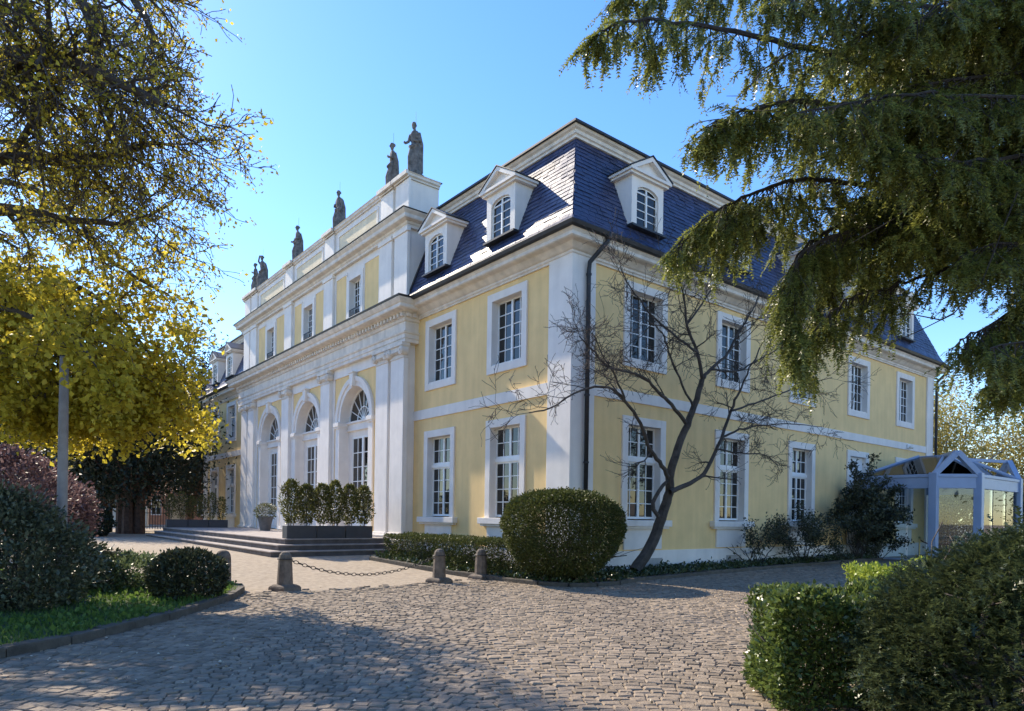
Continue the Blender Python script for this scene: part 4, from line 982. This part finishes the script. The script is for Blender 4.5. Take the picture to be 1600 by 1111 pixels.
# yellow flowering maple
tr = dep(-420, 700, 13.5); ym = empty('yellow_maple', (tr[0],tr[1],gz(tr[0],tr[1]))); org = np.array(ym.location); tag(ym, 'maple hung with yellow-green blossom at the left, behind the bare limbs', 'tree')
t = Tree(); t.mb.tube([(0,0,-.2),(.05,.1,2),(0,0,4),(.1,0,6.5),(.2,.2,10)], [.42,.36,.32,.25,.14], 10)
kw = dict(wob=.2, kids=(12,6,4), spread=(.95,.9,.9), shrink=.55, rs=.5, droop=(.0,.02,.06,.08), start=.15)
for l, d0, d1, L in (([(-420,520),(-200,440),(-40,430),(80,450),(160,490),(210,540),(235,575)],13.5,11.8,1.0),([(-420,560),(-200,500),(0,520),(110,550),(180,600),(215,630)],13.5,12.5,1.0),
  ([(-420,600),(-200,560),(-40,580),(60,620),(130,650)],13.5,11.8,.95),([(-420,460),(-200,360),(0,340),(110,370),(180,430),(235,465),(265,480)],13.5,13.5,1.0),
  ([(-420,420),(-200,300),(-20,300),(90,330),(150,400),(170,470)],13.5,12.8,1.2),([(-420,380),(-200,250),(0,240),(100,270),(170,330),(220,390)],13.5,14.5,1.05),
  ([(-420,560),(-200,480),(-60,470),(30,500),(90,570),(70,640)],13.5,11.2,1.0),([(-420,300),(-250,150),(-50,130),(60,180),(150,260)],13.5,14.5,1.3),([(-420,200),(-250,20),(-100,-40),(30,20),(120,120)],13.5,15.0,1.4),
  ([(-420,560),(-200,500),(-60,490),(40,510),(110,545),(150,590)],13.5,9.4,.8),([(-420,620),(-200,580),(0,590),(100,610),(190,645),(245,665)],13.5,12.2,.8),([(-420,600),(-250,600),(-80,620),(20,650),(80,670)],13.5,11.6,.7),([(-420,580),(-200,540),(20,560),(130,580),(210,610),(265,640)],13.5,13.2,.8)):
    n = len(l); dd = np.linspace(d0,min(d1+.9,13.4),n); t.limb([dep(a,b-18,d)-org for (a,b),d in zip(l,dd)], .10, .012, 0, 3, L=L, **kw)
T, D = t.arr(); t.mb.build('trunk', M['bark'], ym); print('maple tips', len(T))
zpx = T[:,2]
sel = rng.uniform(0,1,len(T)) < np.interp(T[:,2],[2.5,5.5,8.0],[1,.7,.22])
Tw = T[sel]+org-CAM; pxs = 800+F_PX*(Tw@rt)/(Tw@fwd); pys = HOR-F_PX*(Tw@upv)/(Tw@fwd)
Tk = T[sel][rng.uniform(0,1,len(Tw)) < np.interp(pxs,[215,300,345],[1,.6,.15])*np.maximum(np.interp(pys,[430,590],[.22,1]),np.interp(pxs,[60,150],[1,.3]))]
P = jit(Tk, 9, .11); foliage('blossom', leaf_quads(P, .10, np.array([0,0,-.1]), 1, .75), LM['yellow'], ym)
# dark yew at the far left, conifer beside the house, backdrop trees
def clump_tree(name, x, y, h, w, zb, n, size, m, label, grp=None, trunks=1, bark='redbark', seed=0, tr_=.3, ncl=70, cs=.28):
    z = gz(x,y); o = empty(name, (x,y,z)); cl = []
    while len(cl) < ncl:
        q = rng.uniform(-1,1,3); rr = np.linalg.norm(q)
        if .35 < rr < 1: cl.append(q)
    cl = np.array(cl)*[w,w,(h-zb)/2]+[0,0,(h+zb)/2]
    P = np.repeat(cl, n//ncl, 0); P = P+rng.normal(0,1,P.shape)*[w*cs,w*cs,(h-zb)*.11]
    P = P[P[:,2] > zb*.75]
    foliage('crown', leaf_quads(P, size, np.array([0,0,-.3]), 1, .45), LM[m], o)
    t = Tree()
    for k in range(trunks):
        a = k*6.28/max(trunks,1)+.4; s = tr_*.9 if trunks > 1 else 0
        t.mb.tube([(s*math.cos(a),s*math.sin(a),-.2),(s*1.1*math.cos(a),s*1.1*math.sin(a),zb),(w*.3*math.cos(a),w*.3*math.sin(a),h*.7)], [tr_*(1.15 if trunks==1 else .62), tr_*(.9 if trunks==1 else .5), .06], 8)
    for q in cl[::3]: t.mb.tube([(0,0,zb*.8),(q[0]*.45,q[1]*.45,(zb+q[2])/2),tuple(q)], [.1,.06,.02], 4, cap=False)
    t.mb.build('trunk', M[bark], o); tag(o, label, 'tree', grp); return o
ya = dep(205, 830, 41); clump_tree('yew_tree', ya[0], ya[1], 9.8, 3.9, 1.9, 24000, .24, 'yewdark', 'wide dark yew with reddish multiple trunks behind the forecourt', trunks=5, tr_=.55, ncl=110)
ya = dep(160, 830, 43); clump_tree('yew_tree', ya[0], ya[1], 7.5, 2.6, 2.0, 12000, .24, 'yewdark', 'smaller dark yew just left of the wide yew', trunks=2, tr_=.4)
ya = dep(296, 830, 50); clump_tree('dark_conifer', ya[0], ya[1], 12.5, 2.6, 1.5, 16000, .24, 'yewdark', 'tall dark tree next to the far end of the mansion', ncl=90)
for i, (px, d, h, w_) in enumerate(((20,60,13,6),(110,64,12,6),(-120,55,14,7),(215,72,13,6))):
    ya = dep(px, 820, d); clump_tree('park_tree', ya[0], ya[1], h, w_, 2.5, 9000, .4, 'rhodo', 'far dark park tree glimpsed behind the yews, %s' % ['left of the lamp post','right of the grey pole','beyond the left edge','behind the wide yew'][i], 'far park trees', bark='bark')
for i, (x, y) in enumerate(((-42,-6),(-46,10),(-40,26),(-30,-34),(-8,-46),(14,-44),(34,-36))):  # out-of-view trees, added so the mansion windows reflect dark crowns
    clump_tree('park_tree', x, y, 14, 6.5, 2.5, 4000, .6, 'laurel' if i % 2 else 'rhodo', 'unseen broad tree added across the drive for the window reflections', 'unseen trees added for window reflections', bark='bark')
for i, (x, y, h, w_, n) in enumerate(((30.0,2.5,9.0,2.6,15000),(34,-2.5,8.5,3.0,16000),(38,4,11,3.6,16000),(44,-6,10,3.8,15000),(31,12,10,3,7000))):
    o = clump_tree('spring_tree', x, y, h, w_, .6, n, .2, 'spring', 'pale yellow spring tree behind the house end, %s' % ['closest to the downpipe','behind the glass canopy','tallest of its group','at the right edge','hidden behind the house'][i], 'spring trees behind the house', bark='bark', ncl=60, cs=.25)
    t = Tree()
    for k in range(5):
        a = rng.uniform(0,6.28); t.grow((.2*math.cos(a),.2*math.sin(a),0),(.35*math.cos(a),.35*math.sin(a),1), h*.8, .07, 0, 2, kids=(5,5,4), spread=(.8,.8,.8), shrink=.45)
    t.mb.build('stem', M['postwood'], o)
# ------------------------------------------------------------------ overhanging yew, right
tr = dep(1960, 800, 9.5); oy = empty('overhanging_yew', (tr[0],tr[1],gz(tr[0],tr[1]))); org = np.array(oy.location); tag(oy, 'large yew whose drooping needled boughs hang in from the upper right', 'tree')
t = Tree(); t.mb.tube([(0,0,-.2),(.05,.1,2),(0,0,4),(.1,0,7),(.2,.2,11)], [.5,.42,.36,.28,.12], 10)
SP, SD = [], []
def bough(l, d0, d1, r0, dens, hang, spread):
    n = len(l); dd = np.linspace(d0,d1,n); P = [dep(a,b,d)-org for (a,b),d in zip(l,dd)]; path = []
    for i in range(n-1):
        a,b,c,d = P[max(i-1,0)],P[i],P[i+1],P[min(i+2,n-1)]
        for q in np.linspace(0,1,7)[:-1]: path.append(.5*((2*b)+(-a+c)*q+(2*a-5*b+4*c-d)*q*q+(-a+3*b-3*c+d)*q**3)+rng.normal(0,.015,3))
    path.append(P[-1]); N = len(path); t.mb.tube(path, [r0+(.008-r0)*(i/(N-1))**.7 for i in range(N)], 6, cap=False)
    seg = np.linalg.norm(np.diff(np.array(path),axis=0),axis=1); tot = seg.sum(); K = int(tot*dens*.88)
    for _ in range(K):
        f = rng.uniform(.08,1)*(N-1); i = min(int(f), N-2); p = path[i]+(path[i+1]-path[i])*(f-i); ax = unit(path[i+1]-path[i])
        d = unit(ax*rng.uniform(-.1,.9)+unit(rng.normal(0,1,3))*[spread,spread,spread*.8]+np.array([0,0,-hang])); L = rng.uniform(.22,.78)*(1.0 if f < N*.85 else .6)
        m_ = max(3,int(L/.13)); q = p; pth = [q]
        for k in range(m_):
            d = unit(d+rng.normal(0,.12,3)+np.array([0,0,-.07*hang])); q = q+d*L/m_; pth.append(q)
            for _s in range(3):
                if k == 0 and rng.uniform() < .5: continue
                SP.append(q); SD.append(unit(d+unit(rng.normal(0,1,3))*.75+np.array([0,0,-.35*hang])))
        t.mb.tube(pth, [.012]+[.006]*(m_-1)+[.003], 3, cap=False)
bough([(1960,150),(1700,120),(1500,120),(1330,90),(1150,50),(1010,30),(925,55)], 9.5, 8.0, .09, 22, .8, .7)
bough([(1960,-60),(1700,-90),(1400,-70),(1180,-40),(1050,-30),(965,-10)], 9.5, 8.6, .09, 20, .9, .7)
bough([(1960,250),(1700,200),(1500,190),(1350,170),(1230,160),(1150,180),(1105,205)], 9.5, 8.2, .08, 34, .7, .8)
bough([(1960,300),(1700,270),(1500,290),(1380,290),(1260,280),(1180,300),(1120,330),(1060,385)], 9.5, 9.0, .07, 26, .8, .6)
bough([(1960,330),(1700,310),(1560,330),(1430,350),(1330,360),(1250,400),(1235,470),(1245,540)], 9.5, 8.8, .06, 26, 1.0, .5)
bough([(1960,380),(1720,350),(1600,380),(1480,420),(1390,450),(1320,470),(1270,520)], 9.5, 9.4, .055, 12, .9, .5)
bough([(1960,420),(1740,410),(1640,450),(1560,500),(1500,530)], 9.5, 8.8, .055, 30, .8, .7)
bough([(1960,440),(1760,430),(1660,400),(1570,380),(1500,400)], 9.5, 8.3, .05, 30, .8, .7)
bough([(1960,200),(1750,100),(1600,60),(1450,10),(1330,-10),(1200,0)], 9.5, 7.8, .07, 34, .8, .8)
bough([(1960,350),(1740,240),(1640,240),(1540,250),(1460,250),(1380,230)], 9.5, 7.8, .06, 38, .7, .8)
bough([(1960,480),(1780,480),(1690,520),(1610,560),(1570,590)], 9.5, 8.4, .045, 34, .7, .7)
bough([(1960,100),(1750,20),(1640,0),(1560,-30)], 9.5, 8.4, .05, 34, .7, .9)
for k in range(11):
    y0 = rng.uniform(-60,300); x1 = rng.uniform(1230,1490); d1 = rng.uniform(7.6,10.6); sg = rng.uniform(-30,60)
    bough([(1960,y0+40),(1740,y0),(1600,y0+sg*.3),((1600+x1)/2,y0+sg*.6),(x1,y0+sg+rng.uniform(0,50))], 9.5, d1, .05, 24, .8, .8)
for y0, x1, dd_ in ((60,1260,9.6),(110,1210,10.2),(170,1290,8.6),(230,1240,10.0),(300,1330,9.3),(330,1420,8.4),(20,1350,8.2),(260,1400,10.4)):
    bough([(1960,y0+30),(1740,y0-10),(1600,y0),((1600+x1)/2,y0+5),(x1,y0+30)], 9.5, dd_, .05, 26, .6, .85)
bough([(1960,330),(1700,300),(1500,320),(1350,340),(1265,380),(1225,450),(1240,560)], 9.5, 9.4, .05, 26, 1.0, .5)
bough([(1960,350),(1720,320),(1540,330),(1400,350),(1310,400),(1275,490),(1262,580)], 9.5, 9.8, .05, 24, 1.0, .45)
bough([(1960,300),(1720,280),(1500,300),(1330,320),(1200,330),(1120,350),(1065,385)], 9.5, 9.6, .045, 20, .9, .5)
bough([(1960,380),(1720,340),(1560,350),(1450,370),(1380,400),(1345,440)], 9.5, 10.0, .045, 26, .9, .6)
for k in range(5):
    y0 = rng.uniform(380,560); x1 = rng.uniform(1530,1600); bough([(1960,y0-60),(1780,y0-40),(1680,y0),(x1,y0+30)], 9.5, rng.uniform(7.8,9.5), .045, 26, .8, .7)
for l in ([(1620,250),(1590,300),(1570,350),(1535,440),(1490,490),(1430,520),(1370,545),(1310,552)], [(1490,490),(1470,500),(1420,490),(1380,505)], [(1500,230),(1450,300),(1400,340),(1330,380)], [(1240,80),(1190,110),(1160,150),(1135,150)]):
    t.mb.tube([dep(a,b,8.2)-org for a,b in l], np.linspace(.012,.003,len(l)).tolist(), 4, cap=False)
t.mb.build('trunk', M['darkbark'], oy); print('sprays', len(SP))
foliage('foliage', spray_set(np.array(SP), np.array(SD), .20, .052, 8, .3, .25), LM['yew'], oy, 3)
# ------------------------------------------------------------------ foreground hedges, right
def hedge(name, px, d, rot, x0,x1,y0,y1,h,n,size,m,label,depth=.09,lump=.05,asp=.5):
    p = dep(px, 900, d); o = empty(name, (p[0],p[1],gz(p[0],p[1])), -YAW+rot); P, N = box_shell(x0,x1,y0,y1,.05,h,n,depth,lump)
    foliage('foliage', leaf_quads(P,size,N*.6+np.array([0,0,.4]),.65,asp), LM[m], o)
    t = Tree()
    for k in range(24): t.grow((rng.uniform(x0*.8,x1*.8),rng.uniform(y0*.8,y1*.8),-.05),(rng.normal(0,.25),rng.normal(0,.25),1), h*.8, .02, 1, 2, kids=(3,4,3), shrink=.45)
    t.mb.build('stem', M['bark'], o); tag(o, label, 'hedge'); return o
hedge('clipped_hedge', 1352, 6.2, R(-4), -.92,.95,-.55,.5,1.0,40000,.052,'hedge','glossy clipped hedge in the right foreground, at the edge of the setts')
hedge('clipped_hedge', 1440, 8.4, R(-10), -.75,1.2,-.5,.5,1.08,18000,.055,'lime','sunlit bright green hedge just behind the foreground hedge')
ys_ = dep(1625, 900, 5.0); sy = empty('spreading_yew', (ys_[0],ys_[1],0)); tag(sy, 'spreading dark yew shrub filling the lower right corner', 'shrub')
P, N = profile_shell([(.8,.02),(1.08,.25),(1.16,.55),(1.08,.85),(.9,1.12),(.6,1.36),(.3,1.5),(.02,1.55)], 17000, (0,0,0), .12, .06)
foliage('foliage', spray_set(P, N*.9+np.array([0,0,.35])+rng.normal(0,.45,P.shape), .12, .034, 7, .2, .26), LM['yewshrub'], sy, 3)
t = Tree()
for k in range(14):
    a = rng.uniform(0,6.28); t.grow((.15*math.cos(a),.15*math.sin(a),-.05),(.7*math.cos(a),.7*math.sin(a),1), 1.3, .03, 1, 2, kids=(4,4,3), shrink=.5)
t.mb.build('stem', M['bark'], sy)

# petals and dry leaves blown over the setts
pt_ = []
while len(pt_) < 1500:
    u, v = rng.uniform(-8,8), rng.uniform(4.5,17); x, y = CAM[:2]+rt0[:2]*u+fwd[:2]*v
    if in_road(x, y) and math.sin(x*1.1+y*.7)+math.sin(x*.5-y*1.3) > rng.uniform(-2.2,1.6): pt_.append((x, y, gz(x,y)+.034))
pe = foliage('fallen_petals', leaf_quads(np.array(pt_), .032, np.array([0,0,.05]), np.array([1,1,.12]), .7), LM['fallen'], None); tag(pe, 'pale fallen petals and bits of leaf on the setts', 'petals')
# ------------------------------------------------------------------ glass canopy at the side entrance
pv = empty('glass_canopy', (20.9,-2.1,gz(20.9,-2.1))); tag(pv, 'pale blue steel and glass entrance canopy at the side of the mansion', 'canopy')
g0 = np.array(pv.location)
pl = [(17.3,-.06),(17.3,-3.0),(18.5,-4.2),(23.4,-4.2),(24.6,-3.0),(24.6,-.06)]; pl = [(a-g0[0],b-g0[1]) for a,b in pl]; ZF0, ZF1, ZA, ZR = 3.0, 3.55, 4.45, 4.5
for a, b in zip(pl[:-1], pl[1:]):
    d = Vector((b[0]-a[0],b[1]-a[1])); L = d.length; an = math.atan2(d.y,d.x)
    f = MB().box(.0,L,-.07,.07,ZF0,ZF1).box(-.03,L+.03,-.11,.0,ZF1-.10,ZF1+.03); o = f.build('fascia', M['bluepaint'], pv, bevel=.015); o.location = (a[0],a[1],0); o.rotation_euler = (0,0,an)
    n = 3 if L > 2.5 else 1
    for k in range(n):
        gl = MB().box(L*k/n+.05,L*(k+1)/n-.05,-.008,.008,.12,ZF0); o = gl.build('glass_panel', M['glass'], pv); o.location = (a[0],a[1],0); o.rotation_euler = (0,0,an)
        r_ = MB().box(L*k/n+.02,L*(k+1)/n-.02,-.03,.03,.04,.12); o = r_.build('glass_rail', M['bluepaint'], pv); o.location = (a[0],a[1],0); o.rotation_euler = (0,0,an)
for x, y in pl[1:5]: MB().box(x-.15,x+.15,y-.15,y+.15,-.05,ZF1+.08).build('post', M['bluepaint'], pv, bevel=.02)
def beam(a, b, w_, h_, nm='rafter'):
    a, b = Vector(a), Vector(b); d = b-a; m = MB().box(0,d.length,-w_/2,w_/2,-h_/2,h_/2); o = m.build(nm, M['bluepaint'], pv, bevel=.01)
    o.location = a; o.rotation_mode = 'QUATERNION'; o.rotation_quaternion = d.to_track_quat('X','Z')
for i, j in ((1,2),(3,4)):
    A, B = pl[i], pl[j]; mid = ((A[0]+B[0])/2*1.03, (A[1]+B[1])/2*1.03, ZA)
    beam((A[0],A[1],ZF1), mid, .22, .22, 'gable_rafter'); beam((B[0],B[1],ZF1), mid, .22, .22, 'gable_rafter')
    beam(mid, (mid[0]*.35,mid[1]*.2,ZR), .12, .14, 'ridge')
ctr = [(-1.2,.4,ZR),(1.2,.4,ZR),(1.2,-.4,ZR),(-1.2,-.4,ZR)]
rfm = MB(); rfm.box(-1.3,1.3,-.5,.6,ZR-.05,ZR+.03)
rfm.build('roof_cap', M['bluepaint'], pv)
tops = [(-1.25,.55),(-1.25,-.45),(-1.1,-.48),(1.1,-.48),(1.25,-.45),(1.25,.55)]
for k in range(5):
    a, b, c_, d_ = pl[k], pl[k+1], tops[k+1], tops[k]
    if k in (1,3): continue
    MB().add([(*a,ZF1+.03),(*b,ZF1+.03),(*c_,ZR),(*d_,ZR),(*a,ZF1+.05),(*b,ZF1+.05),(*c_,ZR+.02),(*d_,ZR+.02)], BF).build('roof_panel', M['glass'], pv)
    for q in (.0,1.0):
        beam((a[0]+(b[0]-a[0])*q,a[1]+(b[1]-a[1])*q,ZF1+.06),(d_[0]+(c_[0]-d_[0])*q,d_[1]+(c_[1]-d_[1])*q,ZR+.04), .08, .1)
# rope stanchions inside
st = []
for i, (x, y) in enumerate(((18.1,-2.2),(19.3,-3.1),(20.6,-3.3))):
    o = empty('rope_stanchion', (x,y,gz(x,y))); tag(o, 'short brass rope stanchion inside the glass canopy, %s' % ['nearest the house wall','middle of three','farthest right'][i], 'stanchion', 'rope stanchions in the canopy')
    MB().lathe([(.15,0),(.15,.03),(.03,.06),(.025,.95),(.05,.98),(.02,1.03)], n=12).build('pole', M['brass'], o); st.append((x,y,gz(x,y)+.9))
for i, (a, b) in enumerate(zip(st[:-1], st[1:])):
    a, b = Vector(a), Vector(b); m = MB().tube([a.lerp(b,t_)+Vector((0,0,-.9*t_*(1-t_))) for t_ in np.linspace(0,1,10)], .025, 6)
    tag(m.build('barrier_rope', M['rope'], None, smooth=True), 'dark sagging barrier rope inside the canopy, %s' % ['nearer the house wall','on the far right'][i], 'rope', 'barrier ropes in the canopy')
# ------------------------------------------------------------------ gate and far houses, left
gp_ = dep(238, 828, 47); gt = empty('iron_gate', (gp_[0],gp_[1],gz(gp_[0],gp_[1])), -YAW); tag(gt, 'arched wrought iron gate open to the street behind the yews', 'gate')
m = MB()
for k in range(15):
    x = -1.3+k*2.6/14; m = MB().tube([(x,0,.1),(x,0,1.7+.9*math.sqrt(max(0,1-(x/1.35)**2)))], .022, 5); m.build('bar', M['iron'], gt)
MB().tube([(1.35*math.cos(t_),0,1.7+.95*math.sin(t_)) for t_ in np.linspace(0,math.pi,16)], .05, 6).build('arch', M['iron'], gt)
for z in (.25,1.2,1.7): MB().box(-1.35,1.35,-.025,.025,z,z+.05).build('rail', M['iron'], gt)
for s, lab in ((-1.75,'left gate pillar of pale stone beside the iron gate'),(1.75,'right gate pillar of pale stone beside the iron gate')):
    p = gp_+rt0*s; o = empty('gate_pillar', (p[0],p[1],gz(p[0],p[1])), -YAW); tag(o, lab, 'gate pillar', 'gate pillars')
    MB().box(-.35,.35,-.35,.35,-.1,2.2).build('shaft', M['cream'], o, bevel=.02); MB().box(-.45,.45,-.45,.45,2.2,2.4).build('cap', M['cream'], o, bevel=.03)
def house(px, d, wd, dp, h, wall, label, rows, cols, name='far_house'):
    p = dep(px, 820, d); o = empty(name, (p[0],p[1],gz(p[0],p[1])-.1), -YAW); tag(o, label, 'house', 'houses beyond the gate')
    MB().box(-wd/2,wd/2,0,dp,0,h).build('wall', M[wall], o)
    MB().poly([(-wd/2-.3,h),(wd/2+.3,h),(wd/2-1.5,h+2.6),(-wd/2+1.5,h+2.6)], (-.3,dp+.3)).build('roof', M['rooftile'], o)
    for r_ in range(rows):
        for c_ in range(cols):
            x = -wd/2+wd*(c_+.5)/cols; z = 1.0+r_*2.8
            w_ = MB().box(x-.5,x+.5,-.05,.02,z,z+1.5).build('window', M['sash'], o)
            MB().box(x-.4,x-.03,-.06,-.04,z+.1,z+1.4).build('pane', M['pane'], w_); MB().box(x+.03,x+.4,-.06,-.04,z+.1,z+1.4).build('pane', M['pane'], w_)
house(262, 66, 9, 7, 5.6, 'brick', 'orange brick house glimpsed through the iron gate', 2, 4)
house(120, 74, 15, 8, 5.6, 'cream', 'cream house behind the yew trunks on the far left', 2, 6)
p = dep(150, 820, 56); fw = empty('garden_wall', (p[0],p[1],gz(p[0],p[1])), -YAW); tag(fw, 'pale garden wall running left behind the yews', 'wall')
for k in range(6): MB().box(-9+k*2.2,-9+k*2.2+2.17,0,.25,-.1,1.7).build('wall_panel', M['cream'], fw)
for px, d, lab in ((1500,38,'dark evergreen shrub seen through the left panes of the glass canopy'),(1580,39,'dark evergreen shrub behind the right part of the glass canopy')):
    mound('dark_shrub', px, 830, d, [(1.2,0),(1.7,.8),(1.8,1.8),(1.3,2.7),(.05,3.2)], 9000, .16, 'rhodo', lab, zoff=0, depth=.3, grp='dark shrubs behind the canopy')
for px, d, lab in ((142,36,'dark clipped ball bush left of the yew trunks'),(122,38,'dark rounded bush farthest left before the garden wall')):
    mound('ball_bush', px, 820, d, [(.5,0),(.95,.4),(1.0,.9),(.7,1.4),(.02,1.65)], 3500, .15, 'yewdark', lab, zoff=0, grp='clipped balls by the yews')
